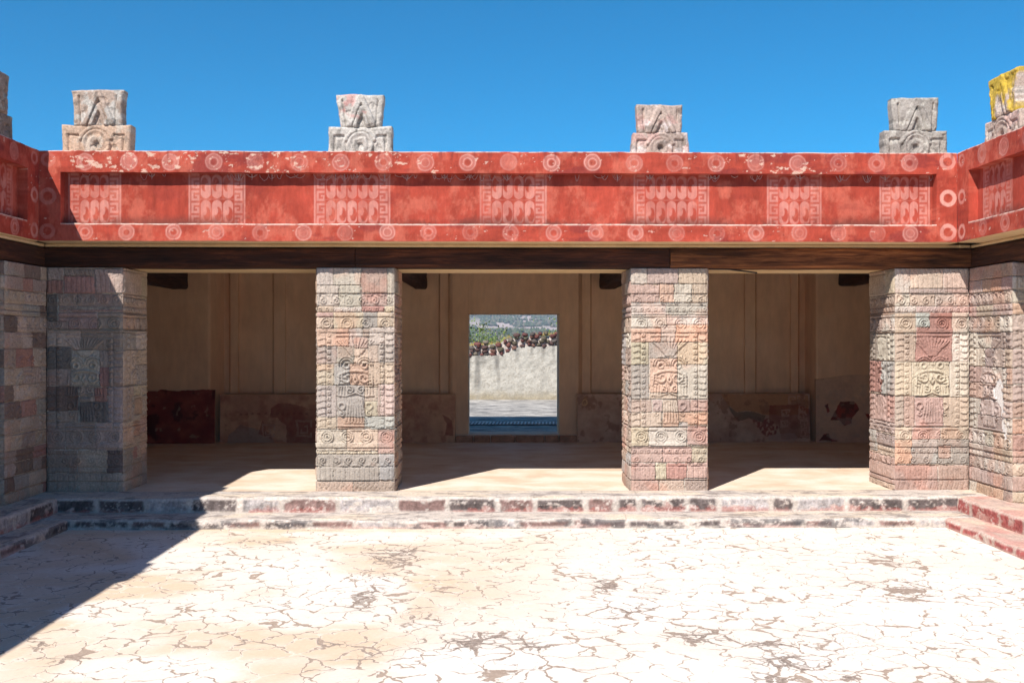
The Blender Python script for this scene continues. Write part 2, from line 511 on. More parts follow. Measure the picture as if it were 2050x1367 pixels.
def carved_face(O, ud, nrm, w, h, seed, blocks, base='diag', side=False, res=.0062, dim=1.0, repair=None):
    us = np.linspace(0, w, max(2, int(w / res))); vs = np.linspace(0, h, int(h / res))
    U, V, H = relief(us, vs, w, h, seed, base, side)
    wu = U + .006 * (vn(U * 25, V * 25, 0, seed) - .5); wv = V + .006 * (vn(U * 25, V * 25, 5.5, seed) - .5)
    rs = np.random.RandomState(seed + 99)
    ids = np.zeros(U.shape, int); colr = np.zeros(U.shape + (3,)); offs = np.zeros(U.shape)
    colr[:] = PAL['w']
    for k, (a, b, c, d, code) in enumerate(blocks):
        m = (wu >= a * w) & (wu < b * w) & (1 - wv / h >= c) & (1 - wv / h < d)
        if a <= 0: m |= (U < .01) & (wu < b * w) & (1 - wv / h >= c) & (1 - wv / h < d)
        ids[m] = k + 1; 
        cc = np.array(PAL[code]) * rs.uniform(.9, 1.1) * np.array([rs.uniform(.97, 1.03), 1, rs.uniform(.96, 1.04)])
        colr[m] = cc; offs[m] = rs.uniform(-.003, .003)
    g = np.zeros(U.shape, bool)
    g[:, 1:] |= ids[:, 1:] != ids[:, :-1]; g[1:, :] |= ids[1:, :] != ids[:-1, :]
    er = fbm(U * 9, V * 9, 3.3, seed, 4)
    H = H * (.5 + .75 * smooth(er, .25, .6)) + offs
    H += .0035 * (fbm(U * 60, V * 60, 0, seed + 3, 3) - .5) + .006 * (fbm(U * 14, V * 14, 0, seed + 5, 3) - .5)
    pit = fbm(U * 70, V * 70, 9, seed + 8, 2); H[pit > .74] -= .006
    H[g] = -.015
    tone = .82 + .4 * fbm(U * 5, V * 5, 2, seed + 11, 4)
    colr = colr * tone[..., None]
    # red paint left in hollows, pale mortar in some joints
    st = smooth(fbm(U * 3.3, V * 3.3, 7, seed + 21, 4), .56, .68)
    colr = mix(colr, colr * np.array([1.08, .90, .85]), st * .7)
    mo = g & (fbm(U * 6, V * 6, 1, seed + 31, 3) > .5)
    colr[mo] = (.56, .50, .43)
    if repair is not None:
        rm = repair(U, V, w, h)
        colr = mix(colr, (.74, .70, .66), rm); H = H * (1 - rm) + .004 * rm
    H = np.maximum(H, -.022)
    e = np.minimum(np.minimum(U, w - U), .03) / .03
    H = np.where(H > 0, H * e, H)
    r = .003 * (1 - e)
    H = H - r - (1 - e) * .008 * (fbm(U * 8 + 5, V * 16, 0, seed, 3) > .60)
    H[:, 0] = np.minimum(H[:, 0], 0) * 0 - .003; H[:, -1] = -.003
    # pull in the very edge sideways so that neighbouring faces meet
    ud = np.array(ud, float); nrm = np.array(nrm, float)
    wob = .0
    P = np.array(O)[None, None] + U[..., None] * ud + V[..., None] * np.array([0, 0, 1.]) + H[..., None] * nrm
    P[:, 0] += ud * .003; P[:, -1] -= ud * .003
    return P, np.clip(colr * dim, 0, 1)

def zb(lst, x0, x1, A=(530, 5.942), B=(760, 5.942), top=536.0, bot=984.5):
    """blocks measured in two enlarged crops of a face -> unit coordinates"""
    out = [(0, 1, 0, 1, 'w')]
    for e in lst:
        a, ya, b, yb, code = e
        def yy(q):
            if isinstance(q, str): return B[0] + float(q[1:]) / B[1]
            return A[0] + q / A[1]
        out.append(((a - x0) / (x1 - x0) if a > x0 + 22 else -.01, (b - x0) / (x1 - x0) if b < x1 - 22 else 1.01,
                    max(-.01, (yy(ya) - top) / (bot - top)) if yy(ya) > top + 2 else -.01, (yy(yb) - top) / (bot - top) if yy(yb) < bot - 3 else 1.01, code))
    return out
P2 = zb([(47,35,245,250,'l'),(245,35,575,250,'l'),(575,35,885,340,'p'),(885,35,973,345,'l'),(47,250,310,490,'l'),(310,250,575,505,'l'),
 (580,340,885,490,'p'),(885,345,973,490,'l'),(47,490,245,565,'w'),(245,505,580,565,'l'),(580,490,850,565,'r'),(850,490,973,565,'y'),
 (47,565,245,625,'p'),(47,625,245,760,'w'),(245,565,600,760,'y'),(600,565,765,760,'g'),(765,565,973,740,'w'),(47,765,430,975,'o'),(430,765,590,975,'l'),
 (670,745,973,960,'l'),(590,765,670,860,'e'),(47,975,290,1180,'g'),(290,975,490,1180,'g'),(490,860,660,1000,'p'),(490,1000,660,1180,'w'),(660,960,775,1180,'w'),(775,960,973,1165,'g'),
 (47,1180,250,'b70','y'),(250,1180,440,'b70','b'),(440,1180,660,'b70','o'),(660,1165,800,'b70','w'),(800,1165,973,'b60','w'),
 (47,'b70',290,'b450','g'),(290,'b70',615,'b450','g'),(615,'b90',770,'b260','w'),(620,'b260',770,'b440','y'),(770,'b60',800,'b440','i'),(800,'b60',975,'b435','i'),
 (47,'b450',290,'b595','y'),(290,'b450',615,'b595','o'),(615,'b440',975,'b590','t'),(47,'b600',405,'b850','l'),(405,'b595',775,'b850','w'),(775,'b600',975,'b885','p'),
 (47,'b855',775,'b895','y'),(47,'b895',250,'b1210','g'),(250,'b895',785,'b1210','g'),(785,'b895',975,'b1200','b'),(47,'b1210',480,'b1335','e'),(480,'b1210',980,'b1335','e')], 47, 973)
P3 = zb([(133,28,325,230,'l'),(325,28,700,225,'i'),(700,28,1050,225,'w'),(130,238,475,450,'p'),(475,230,650,450,'o'),(650,230,860,450,'l'),(860,225,1055,450,'w'),
 (120,455,560,600,'l'),(560,455,1055,600,'g'),(120,600,565,750,'l'),(565,600,1055,712,'l'),(130,755,495,925,'o'),(495,720,670,920,'l'),(670,715,1055,925,'o'),
 (130,925,345,1195,'y'),(345,925,690,1120,'g'),(690,925,1055,1195,'y'),(130,1195,345,'b240','g'),(355,1120,690,'b160','o'),(690,1195,1055,'b240','l'),
 (345,'b160',690,'b240','w'),(130,'b245',385,'b395','e'),(385,'b245',510,'b395','i'),(510,'b245',695,'b395','w'),(695,'b245',845,'b390','p'),(845,'b245',1060,'b385','p'),
 (130,'b395',500,'b570','w'),(515,'b395',705,'b570','o'),(705,'b395',1060,'b545','o'),(705,'b515',810,'b568','b'),(130,'b570',350,'b800','y'),(350,'b570',800,'b800','l'),
 (803,'b560',1060,'b785','p'),(130,'b800',515,'b995','p'),(515,'b800',860,'b995','p'),(860,'b800',1060,'b995','y'),(130,'b1000',425,'b1205','p'),(425,'b1000',555,'b1195','y'),
 (560,'b1000',805,'b1195','r'),(805,'b1000',1060,'b1195','p'),(130,'b1205',465,'b1320','p'),(470,'b1205',770,'b1320','w'),(775,'b1185',1060,'b1320','e')], 133, 1057)
PR = zb([(300,70,465,350,'l'),(465,75,825,297,'w'),(825,75,1115,297,'l'),(465,297,1115,350,'i'),(300,350,465,490,'l'),(465,350,745,490,'w'),(745,350,1115,490,'i'),
 (300,490,530,565,'l'),(530,490,1115,565,'i'),(300,565,530,790,'w'),(530,560,930,1105,'r'),(530,570,680,720,'t'),(930,560,1115,800,'l'),(300,800,530,1105,'e'),(930,800,1115,1105,'l'),
 (300,1105,490,'b115','y'),(490,1105,905,'b115','y'),(905,1105,1115,'b130','l'),(300,'b120',405,'b460','e'),(405,'b120',520,'b460','p'),(520,'b130',830,'b460','p'),(830,'b130',1115,'b460','w'),
 (300,'b460',485,'b600','w'),(485,'b460',800,'b600','p'),(800,'b460',1115,'b600','w'),(300,'b600',485,'b870','o'),(485,'b600',770,'b870','b'),(770,'b600',1115,'b870','g'),(780,'b665',915,'b810','p'),
 (300,'b880',770,'b1160','p'),(770,'b880',1115,'b1160','p')], 300, 1115, (520, 5.467), (770, 5.467), 533, 982)
PL = zb([(510,85,700,225,'e'),(510,225,690,375,'r'),(700,105,1035,180,'g'),(700,180,1035,370,'r'),(1035,100,1345,370,'i'),(510,380,630,680,'d'),(635,380,835,545,'g'),(835,380,1345,530,'e'),
 (635,545,1345,580,'p'),(635,580,1065,770,'p'),(1065,580,1345,770,'g'),(510,685,740,770,'g'),(510,780,885,1000,'w'),(885,780,1345,1000,'g'),(510,965,780,1205,'d'),(780,1000,1080,'b30','l'),
 (1080,1000,1345,1185,'g'),(1080,1185,1195,'b35','r'),(1195,1185,1345,'b35','e'),(510,1205,770,'b35','g'),(510,'b35',860,'b305','n'),(865,'b45',1030,'b210','g'),(1030,'b50',1170,'b205','r'),
 (870,'b210',1165,'b435','d'),(1170,'b40',1345,'b435','i'),(510,'b310',860,'b435','g'),(510,'b435',715,'b740','e'),(715,'b435',1045,'b740','i'),(1045,'b435',1345,'b740','i'),
 (510,'b745',845,'b1000','e'),(845,'b745',1170,'b995','w'),(1170,'b745',1345,'b995','d'),(510,'b1000',845,'b1215','e'),(845,'b1000',1350,'b1215','w')], 510, 1345, (520, 5.468), (770, 5.468), 535, 991)
PLS = zb([(1350,120,1555,410,'w'),(1555,150,1636,410,'y'),(1350,410,1480,600,'e'),(1480,420,1636,590,'w'),(1350,600,1480,770,'o'),(1480,600,1636,770,'w'),(1350,780,1500,1000,'g'),(1500,780,1636,1000,'l'),
 (1350,1000,1500,'b30','w'),(1500,1170,1636,'b40','g'),(1350,'b40',1460,'b420','w'),(1460,'b40',1560,'b160','y'),(1465,'b190',1570,'b380','o'),(1570,'b160',1636,'b400','w'),(1350,'b430',1460,'b700','w'),
 (1460,'b450',1535,'b620','o'),(1535,'b430',1636,'b600','i'),(1350,'b740',1460,'b1000','g'),(1465,'b740',1510,'b880','r'),(1510,'b700',1636,'b850','w'),(1350,'b1000',1450,'b1215','w'),(1450,'b880',1560,'b1100','e'),(1560,'b850',1636,'b1215','g')], 1350, 1636, (520, 5.468), (770, 5.468), 535, 991)
PRS = zb([(22,120,205,380,'w'),(205,90,300,350,'y'),(22,380,300,560,'e'),(22,580,170,770,'g'),(170,580,300,770,'l'),(22,770,120,1100,'g'),(120,790,300,1100,'l'),(22,1105,170,'b100','r'),(170,1105,300,'b110','b'),
 (22,'b120',300,'b420','p'),(22,'b420',300,'b540','i'),(22,'b540',110,'b780','b'),(110,'b560',300,'b700','i'),(110,'b700',300,'b840','w'),(22,'b800',300,'b1100','p')], 22, 300, (520, 5.467), (770, 5.467), 533, 982)

def pillar_mesh(name, x0, x1, y0, y1, h, seed, front, sideL, sideR, base='diag', res=.0062, parent=None):
    w, d = x1 - x0, y1 - y0
    ps = [carved_face((x0, y0, 0), (1,0,0), (0,-1,0), w, h, seed, front, base, False, res),
          carved_face((x1, y0, 0), (0,1,0), (1,0,0), d, h, seed + 1, sideR, base, False, res),
          carved_face((x0, y1, 0), (0,-1,0), (-1,0,0), d, h, seed + 2, sideL, base, False, res),
          carved_face((x1, y1, 0), (-1,0,0), (0,1,0), w, h, seed + 3, random_blocks(w, h, seed + 3), base, False, .012)]
    zt = h - .001
    P = np.array([[[x0, y0, zt], [x1, y0, zt]], [[x0, y1, zt], [x1, y1, zt]]], float)
    ps.append((P, np.full(P.shape, .35)))
    o = patches_obj(name, ps, M['stone'], parent)
    return o

pa0, pa1 = ax(633.5, YP), ax(790, YP)
pb0, pb1 = ax(1263, YP), ax(1417, YP)
dep = YBACK - YP
sq = lambda w, s: random_blocks(w, ZB, s)
o = pillar_mesh('carved_pillar', pa0, pa1, YP, YBACK, ZB, 11, P2, sq(dep, 31), random_blocks(dep, ZB, 32, 'oewgeepo'))
tag(o, 'free-standing carved stone pillar left of the doorway, with one pink fluted block at its top right', 'pillar', 'carved pillars of the portico')
o = pillar_mesh('carved_pillar', pb0, pb1, YP, YBACK, ZB, 23, P3, random_blocks(dep, ZB, 43, 'etlepipb'), sq(dep, 44))
tag(o, 'free-standing carved stone pillar right of the doorway, with orange blocks below its upper circles', 'pillar', 'carved pillars of the portico')
YWE = 9.74
def corner_pillar(xa, xb, s, seed, front, side, wingpal, repair=None):
    """L-shaped: xa the inner corner, xb the free edge of the arm beside the opening; s=+1 when the wing lies to the left"""
    h = ZB; ps = []
    w = abs(xb - xa); xo = xa - s * .78
    if s > 0:
        ps.append(carved_face((xa, YP, 0), (1,0,0), (0,-1,0), w, h, seed, front, 'long', False))
        ps.append(carved_face((xb, YP, 0), (0,1,0), (1,0,0), dep, h, seed + 1, side, 'long', True))
        ps.append(carved_face((xa, YWE, 0), (0,1,0), (1,0,0), YP - YWE, h, seed + 2, random_blocks(YP - YWE, h, seed + 2, wingpal), 'long', False, repair=repair))
        ps.append(carved_face((xo, YWE, 0), (1,0,0), (0,-1,0), .78, h, seed + 4, random_blocks(.78, h, seed + 4, wingpal), 'long', False, .01))
        ps.append(carved_face((xo, YBACK, 0), (0,-1,0), (-1,0,0), YBACK - YWE, h, seed + 5, random_blocks(1.6, h, seed + 5), 'long', False, .015))
        ps.append(carved_face((xb, YBACK, 0), (-1,0,0), (0,1,0), xb - xo, h, seed + 6, random_blocks(1.6, h, seed + 6), 'long', False, .015))
    else:
        ps.append(carved_face((xb, YP, 0), (1,0,0), (0,-1,0), w, h, seed, front, 'long', False))
        ps.append(carved_face((xb, YBACK, 0), (0,-1,0), (-1,0,0), dep, h, seed + 1, side, 'long', True))
        ps.append(carved_face((xa, YP, 0), (0,-1,0), (-1,0,0), YP - YWE, h, seed + 2, random_blocks(YP - YWE, h, seed + 2, wingpal), 'long', False, repair=repair))
        ps.append(carved_face((xa, YWE, 0), (1,0,0), (0,-1,0), .78, h, seed + 4, random_blocks(.78, h, seed + 4, wingpal), 'long', False, .01))
        ps.append(carved_face((xo, YWE, 0), (0,1,0), (1,0,0), YBACK - YWE, h, seed + 5, random_blocks(1.6, h, seed + 5), 'long', False, .015))
        ps.append(carved_face((xo, YBACK, 0), (-1,0,0), (0,1,0), xo - xb, h, seed + 6, random_blocks(1.6, h, seed + 6), 'long', False, .015))
    return patches_obj('corner_pillar', ps, M['stone'])
PRSm = [(1 - b, 1 - a, c, d, e) for a, b, c, d, e in PRS]
PRSm = [(a, b, c, d, e) for a, b, c, d, e in PRS]
PL = [(a, b, c, d, {'g': 'e', 'd': 'n', 'b': 'e'}.get(q, q) if (k % 3 or q == 'g') else q) for k, (a, b, c, d, q) in enumerate(PL)]
o = corner_pillar(XL, ax(246.5, YP), 1, 51, PL, PLS, 'weweewgenrw')
tag(o, 'carved stone corner pillar at the far left, mostly in shade with dark grey and red blocks', 'pillar', 'carved corner pillars of the courtyard')
def rep(U, V, w, h):
    n = fbm(U * 12, V * 12, 0, 77, 4) - .5
    a = np.abs(U - .68 + .25 * n + .12 * np.sin((V - 1.0) * 4)) - .05 - .05 * smooth(V, .8, 1.05)
    return smooth(-a, 0, .02) * ((V > .62 + .1 * n) & (V < 1.22 + .2 * n))
o = corner_pillar(XR, ax(1791, YP), -1, 71, PR, PRSm, 'piwliwloi', rep)
tag(o, 'carved stone corner pillar at the far right, sunlit, with a red feathered face block', 'pillar', 'carved corner pillars of the courtyard')
# pillars further along the wings
for s, xf, lab in ((1, XL, 'left'), (-1, XR, 'right')):
    for k, yy in enumerate((6.6, 3.6)):
        x0, x1 = (xf - .78, xf) if s > 0 else (xf, xf + .78)
        o = pillar_mesh('carved_pillar', x0, x1, yy, yy + .84, ZB, 100 + k * 7 + s, random_blocks(.78, ZB, 5 + k), random_blocks(.84, ZB, 8 + k), random_blocks(.84, ZB, 9 + k), 'diag', .014)
        tag(o, 'carved stone pillar of the %s side wing, %s the corner pillar' % (lab, 'second from' if k else 'next to'), 'pillar', 'carved pillars of the side wings')

# ------------------------------------------------------------------ red friezes
RED = np.array([.37, .058, .036])
PALE = np.array([.60, .29, .24])
FRET = ["1111",
        "1..1",
        "1.11",
        "1...",
        "1111",
        "...."]
def frieze(O, ud, nrm, length, panels, rings_top, rings_bot, ring_mid, glyphs, seed, res=.0075, thick=.55, worn=()):
    def lin(a, b): return list(np.linspace(a, b, max(2, int((b - a) / res))))
    bu = [0]
    for a, b in panels: bu += [a, b]
    bu += [length]
    us = []
    for i in range(len(bu) - 1):
        a = bu[i] + (.0012 if i else 0); b = bu[i + 1] - (.0012 if i + 1 < len(bu) - 1 else 0)
        us += lin(a, b)
    vs = lin(ZS, ZP0 - .0012) + lin(ZP0 + .0012, ZP1 - .0012) + lin(ZP1 + .0012, ZC)
    us, vs = np.array(us), np.array(vs)
    U, V = np.meshgrid(us, vs)
    # paint ------------------------------------------------------
    n1 = fbm(U * 2.2, V * 2.2, 0, seed, 5); n2 = fbm(U * 14, V * 3.0, 4, seed + 1, 5, .6); n3 = fbm(U * 30, V * 30, 8, seed + 2, 4, .65)
    inp = np.zeros(U.shape, bool)
    for a, b in panels: inp |= (U > a) & (U < b) & (V > ZP0) & (V < ZP1)
    n2b = fbm(U * 4, V * 16, 4, seed + 1, 5, .6)
    grain = np.where(inp, n2, n2b)
    col = RED[None, None] * (.36 + .62 * n1 + .62 * grain)[..., None]
    col = mix(col, (.50, .13, .085), smooth(fbm(U * 7, V * 5, 3, seed + 5, 6, .7), .46, .66) * .6)
    col = mix(col, (.22, .035, .03), smooth(fbm(U * 2.3, V * 6, 6, seed + 7, 5, .6), .56, .70) * np.where(inp, .3, .75))
    pale = np.zeros(U.shape)
    fade = .62 + .38 * smooth(fbm(U * 6, V * 6, 5, seed + 9, 4), .35, .6)
    rr = np.random.RandomState(seed)
    def ring(cx, cz, R0, strong=.7, thickr=False):
        r = np.hypot((U - cx), (V - cz)) + .006 * (vn(U * 30, V * 30, 0, seed + 3) - .5)
        if thickr:
            return strong * (smooth(r, R0 + .004, R0 - .004) - smooth(r, R0 * .55 + .004, R0 * .55 - .004))
        a = strong * .40 * smooth(r, R0 + .005, R0 - .005)
        a = np.maximum(a, strong * np.exp(-((r - R0 * .95) / .0085) ** 2) * (.7 + .4 * rr.rand()))
        a = np.maximum(a, strong * np.exp(-((r - R0 * .52) / .008) ** 2) * (.5 + .6 * rr.rand()))
        a = a * (1 - .9 * smooth(r, R0 * .42, R0 * .3) * (rr.rand() > .4))
        return a
    zt, zbm = (ZP1 + ZC) / 2, (ZS + ZP0) / 2
    for cx in rings_top: pale = np.maximum(pale, ring(cx, zt + rr.uniform(-.006, .006), .086, rr.uniform(.55, 1.0)))
    for cx in rings_bot: pale = np.maximum(pale, ring(cx, zbm + rr.uniform(-.006, .006), .080, rr.uniform(.45, .95)))
    for cx, cz, R0, st in ring_mid: pale = np.maximum(pale, ring(cx, cz, R0, st, True))
    # glyph panels
    gh = ZP1 - ZP0
    for a, b, nc in glyphs:
        m = (U > a) & (U < b) & inp
        fwid = .105 + .01
        g = np.zeros(U.shape)
        g[m] = .22
        for s in (0, 1):
            x = (U - a) if s == 0 else (b - U)
            line = np.exp(-((x - .012) / .010) ** 2); g = np.maximum(g, line * m)
            cu = (x - .032) / .021
            cv = (V - ZP0 + .01) / .0215
            ci = np.clip(np.floor(cu), -1, 4).astype(int); cj = (np.floor(cv).astype(int)) % 6
            tab = np.array([[1. if ch == '1' else 0. for ch in r] for r in FRET])
            ok = (ci >= 0) & (ci < 4) & m
            val = np.where(ok, tab[cj, np.clip(ci, 0, 3)], 0)
            g = np.maximum(g, val * .85)
        i0, i1 = a + .125, b - .125
        cwid = (i1 - i0) / nc
        for k in range(nc):
            cx = i0 + cwid * (k + .5)
            for rw in (0, 1):
                cz = ZP0 + gh * (.25 + .5 * rw); hh = gh * .235; hw = cwid * .46
                dx = np.abs(U - cx) / hw; dz = np.maximum(0, np.abs(V - cz) - (hh - hw)) / hw
                r = np.hypot(dx, dz); capsule = smooth(r, 1.04, .92)
                sgn = 1 if rw else -1
                e = np.hypot((U - cx + .012 * sgn) / (hw * .74), (V - cz - .022 * sgn) / (hh * .62))
                e2 = np.hypot((U - cx - .014 * sgn) / (hw * .50), (V - cz + .012 * sgn) / (hh * .40))
                red = smooth(e, 1.05, .85) * (1 - smooth(e2, 1.1, .8))
                gg = capsule * (1 - red * .95) * (.62 + .38 * vn(cx * 31, rw * 7.3, 0, seed))
                gg = gg * (1 - .55 * np.exp(-((r - .8) / .07) ** 2) * 0)
                sel = m & (dx < 1.1) & (np.abs(V - cz) < hh * 1.02)
                g[sel] = gg[sel]
        pale = np.where(m, np.maximum(pale, g * .72), pale)
    pale = pale * fade
    col = mix(col, PALE, np.clip(pale, 0, 1))
    # wear: white edges, chips, dark dirt along the bottom of the panels
    for a, b, dens in worn:
        m = smooth(fbm(U * 14, V * 22, 1, seed + 40, 5, .65), .70 - .08 * dens, .75 - .08 * dens) * (U > a) * (U < b) * (V > ZP1)
        col = mix(col, (.66, .47, .36), m * .75)
    chips = smooth(fbm(U * 16, V * 24, 2, seed + 41, 4, .6), .76, .79) * (~inp)
    col = mix(col, (.56, .36, .29), chips * .8)
    cz_ = smooth(fbm(U * 20, V * 30, 3, seed + 42, 4), .3, .55)
    col = mix(col, (.72, .58, .50), np.exp(-((V - ZC) / .007) ** 2) * cz_ * .9)
    edge = np.zeros(U.shape)
    for a, b in panels: edge = np.maximum(edge, ((U > a) & (U < b)) * np.exp(-((V - ZP0 + .004) / .008) ** 2))
    col = mix(col, (.80, .66, .56), edge * (.35 + .65 * cz_) * (~inp))
    dirt = inp * smooth(V, ZP0 + .13, ZP0) * smooth(fbm(U * 2.2, V * 3, 9, seed + 44, 4) + .35 * n3, .52, .78)
    col = mix(col, (.13, .045, .035), np.clip(dirt, 0, 1) * .8)
    drip = smooth(fbm(U * 26, V * 1.6, 9, seed + 45, 4), .62, .75) * smooth(V, ZC - .16, ZC) 
    col = mix(col, (.17, .035, .03), drip * .6)
    cr = np.abs(fbm(U * 4.2, V * 7, 12, seed + 46, 5) - .5); col = mix(col, (.15, .03, .025), smooth(cr, .006, .001) * .45 * (~inp))
    # shape
    H = np.where(inp, -.098, 0.)
    H = H + .012 * (fbm(U * 1.1, V * 1.3, 0, seed + 50, 3) - .5) + .005 * (fbm(U * 10, V * 10, 0, seed + 51, 3) - .5)
    H = H + .0022 * (n3 - .5) - chips * .002
    ud = np.array(ud, float); nrm = np.array(nrm, float)
    dz = np.zeros(U.shape); lip = .010 * (fbm(U * 5, 0 * U, 0, seed + 60, 4) - .5) 
    for zz, k in ((ZC, 1.0), (ZP1, 1.3), (ZP0, .9), (ZS, .6)):
        dz += lip * k * np.exp(-((V - zz) / .05) ** 2)
    edg = np.minimum(np.abs(V - ZC), np.minimum(np.abs(V - ZP1), np.abs(V - ZP0)))
    P = np.array(O, float)[None, None] + U[..., None] * ud + H[..., None] * nrm
    P[..., 2] = V + dz
    P[-1] -= nrm * .006
    tz = ZC + dz[-1]
    D = np.array([.0, .08, .3, thick])
    T = P[-1][None] - D[:, None, None] * nrm
    T[..., 2] = tz[None]
    T[1:, :, 2] += .01 * (fbm(U[:3] * 4, V[:3] * 0 + D[1:, None] * 7, 0, seed, 3) - .5) + .002
    Tc = np.broadcast_to(np.array([.55, .40, .33]), T.shape)
    B = np.stack([T[-1], T[-1] * np.array([1, 1, 0]) + np.array([0, 0, 3.3])])
    bt = np.stack([P[0] - .13 * nrm, P[0]]) ; bt[..., 2] = P[0][None, :, 2]
    return [(P, col), (T, Tc), (B, None), (bt, np.full(bt.shape, .3) * np.array([1.3, .9, .6]))], us, P

def UX(px, Y=YR): return ax(px, Y) - RL
LEN = RR - RL
rt = [UX(p) for p in (170,258,341,428,511,599,682,767,851.6,936,1018,1104,1186,1270,1350.6,1434,1513,1597,1678.6,1755,1821)]
rb = [UX(p) for p in (170,253,347.5,433,521,607.5,691,775.5,858,941,1022,1108.5,1192.5,1272.7,1355,1435.6,1514,1600,1678.6,1756.6,1822)]
zmid = az(395, 0, YR); ztop = az(322, 0, YR); zbot = az(464, 0, YR)
mid = [(UX(96), ztop, .075, .35), (UX(95.5), zmid, .088, .55), (UX(95), zbot, .08, .35),
       (UX(1897), ztop, .085, .7), (UX(1898), zmid, .088, 1.0), (UX(1898), zbot, .088, .9)]
GL = [(129,243,3),(377,492,3),(628,782,5),(960,1095,4),(1268,1420,5),(1535,1645,3),(1760,1872,3)]
gl = [(ax(a, YR + .1) - RL, ax(b, YR + .1) - RL, n) for a, b, n in GL]
gl[0] = (UX(122) + .03, gl[0][1], 3); gl[-1] = (gl[-1][0], UX(1874) - .02, 3)
froot = thing('red_frieze', (0, YR + .2, ZS), 'long red painted frieze with pale rings facing us above the three openings', 'frieze', 'red painted friezes round the courtyard')
ps, usf, Pf = frieze((RL, YR, 0), (1,0,0), (0,-1,0), LEN, [(UX(121), UX(1875))], rt, rb, mid, gl, 5, worn=[(UX(140), UX(560), 1.0), (UX(560), UX(900), .25), (UX(1450), UX(1660), .5)])
adopt(patches_obj('painted_face', ps, M['red'], sm=False), froot)
# side wings: u runs away from the camera on the left (normal +X) and towards it on the right (normal -X)
WL = YR - YEND
def wing_lists(flip):
    rts = [.10 + .43 * k for k in range(int(WL / .43))]
    gls, x = [], .36
    k = 0
    while x < WL - 1.2:
        n = (3, 3, 5, 4)[k % 4]; gls.append((x, x + .23 + .115 * n, n)); x += 1.32 if n == 3 else 1.5; k += 1
    md = [(.10, zmid, .08, .8), (.10, ztop, .07, .5), (.10, zbot, .08, .8)]
    pn = [(.25, WL - .3)]
    if flip:
        f = lambda v: WL - v
        return [(f(b), f(a)) for a, b in pn], [f(v) for v in rts[1:]], [f(v) + .02 for v in rts[1:]], [(f(a), b, c, d) for a, b, c, d in md], [(f(b), f(a), n) for a, b, n in gls]
    return pn, rts[1:], [v + .02 for v in rts[1:]], md, gls
pn, r1, r2, md, gg = wing_lists(True)
fl = thing('red_frieze', (RL - .2, YR - 2, ZS), 'red painted frieze of the left side wing, running out of the picture at left', 'frieze', 'red painted friezes round the courtyard')
ps, _, _ = frieze((RL, YEND, 0), (0,1,0), (1,0,0), WL, pn, r1, r2, md, gg, 15, res=.011)
adopt(patches_obj('painted_face', ps, M['red'], sm=False), fl)
pn, r1, r2, md, gg = wing_lists(False)
fr = thing('red_frieze', (RR + .2, YR - 2, ZS), 'sunlit red painted frieze of the right side wing, running out of the picture at right', 'frieze', 'red painted friezes round the courtyard')
ps, _, _ = frieze((RR, YR, 0), (0,-1,0), (-1,0,0), WL, pn, r1, r2, md, gg, 25, res=.011)
adopt(patches_obj('painted_face', ps, M['red'], sm=False), fr)

# ------------------------------------------------------------------ porticoes (buildings)
port = thing('portico', (0, 13, 0), 'cream plastered portico straight ahead with an open doorway in its back wall', 'building', 'porticoes round the courtyard')
wl = thing('portico', (BXL + 1.5, 5, 0), 'left side portico behind the shaded left corner pillar', 'building', 'porticoes round the courtyard')
wr = thing('portico', (BXR - 1.5, 5, 0), 'right side portico behind the sunlit right corner pillar', 'building', 'porticoes round the courtyard')
def P_(mb, name, m, root, bevel=0): return adopt(mb.build(name, m, None, bevel), root)
# soffits (overhang under the frieze, cream) and fascia above the beams
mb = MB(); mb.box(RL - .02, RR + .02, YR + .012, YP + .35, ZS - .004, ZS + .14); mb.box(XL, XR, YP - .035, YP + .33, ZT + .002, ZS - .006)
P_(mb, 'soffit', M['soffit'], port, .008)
mb = MB(); mb.box(RL - 1.0, RL - .012, YEND, YR - .0, ZS - .007, ZS + .12); mb.box(XL - .4, XL + .0, YEND, YP - .04, ZT + .002, ZS - .009)
P_(mb, 'soffit', M['soffit'], wl, .008)
mb = MB(); mb.box(RR + .012, RR + 1.0, YEND, YR - .0, ZS - .007, ZS + .12); mb.box(XR, XR + .4, YEND, YP - .04, ZT + .002, ZS - .009)
P_(mb, 'soffit', M['soffit'], wr, .008)
# lintels behind the wooden beams
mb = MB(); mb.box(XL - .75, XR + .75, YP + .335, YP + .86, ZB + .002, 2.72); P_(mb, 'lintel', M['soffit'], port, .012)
mb = MB(); mb.box(XL - .86, XL - .335, YEND, YP + .33, ZB + .003, 2.72); P_(mb, 'lintel', M['soffit'], wl, .012)
mb = MB(); mb.box(XR + .335, XR + .86, YEND, YP + .33, ZB + .003, 2.72); P_(mb, 'lintel', M['soffit'], wr, .012)
# roofs
ZR = 3.50
mb = MB(); mb.box(BXL, BXR, YR + .40, 16.92, 2.74, ZR); P_(mb, 'roof', M['roof'], port)
mb = MB(); mb.box(BXL, RL - .40, YEND, YR + .398, 2.74, ZR - .003); P_(mb, 'roof', M['roof'], wl)
mb = MB(); mb.box(RR + .40, BXR, YEND, YR + .398, 2.74, ZR - .003); P_(mb, 'roof', M['roof'], wr)
# wing outer walls
mb = MB(); mb.box(BXL, BXL + .5, YEND, 16.45, -.02, 2.738); mb.box(BXL + .5, XL - .5, YEND, YEND + .4, -.02, 2.738); P_(mb, 'outer_wall', M['wall'], wl)
mb = MB(); mb.box(BXR - .5, BXR, YEND, 16.45, -.02, 2.738); mb.box(XR + .5, BXR - .5, YEND, YEND + .4, -.02, 2.738); P_(mb, 'outer_wall', M['wall'], wr)
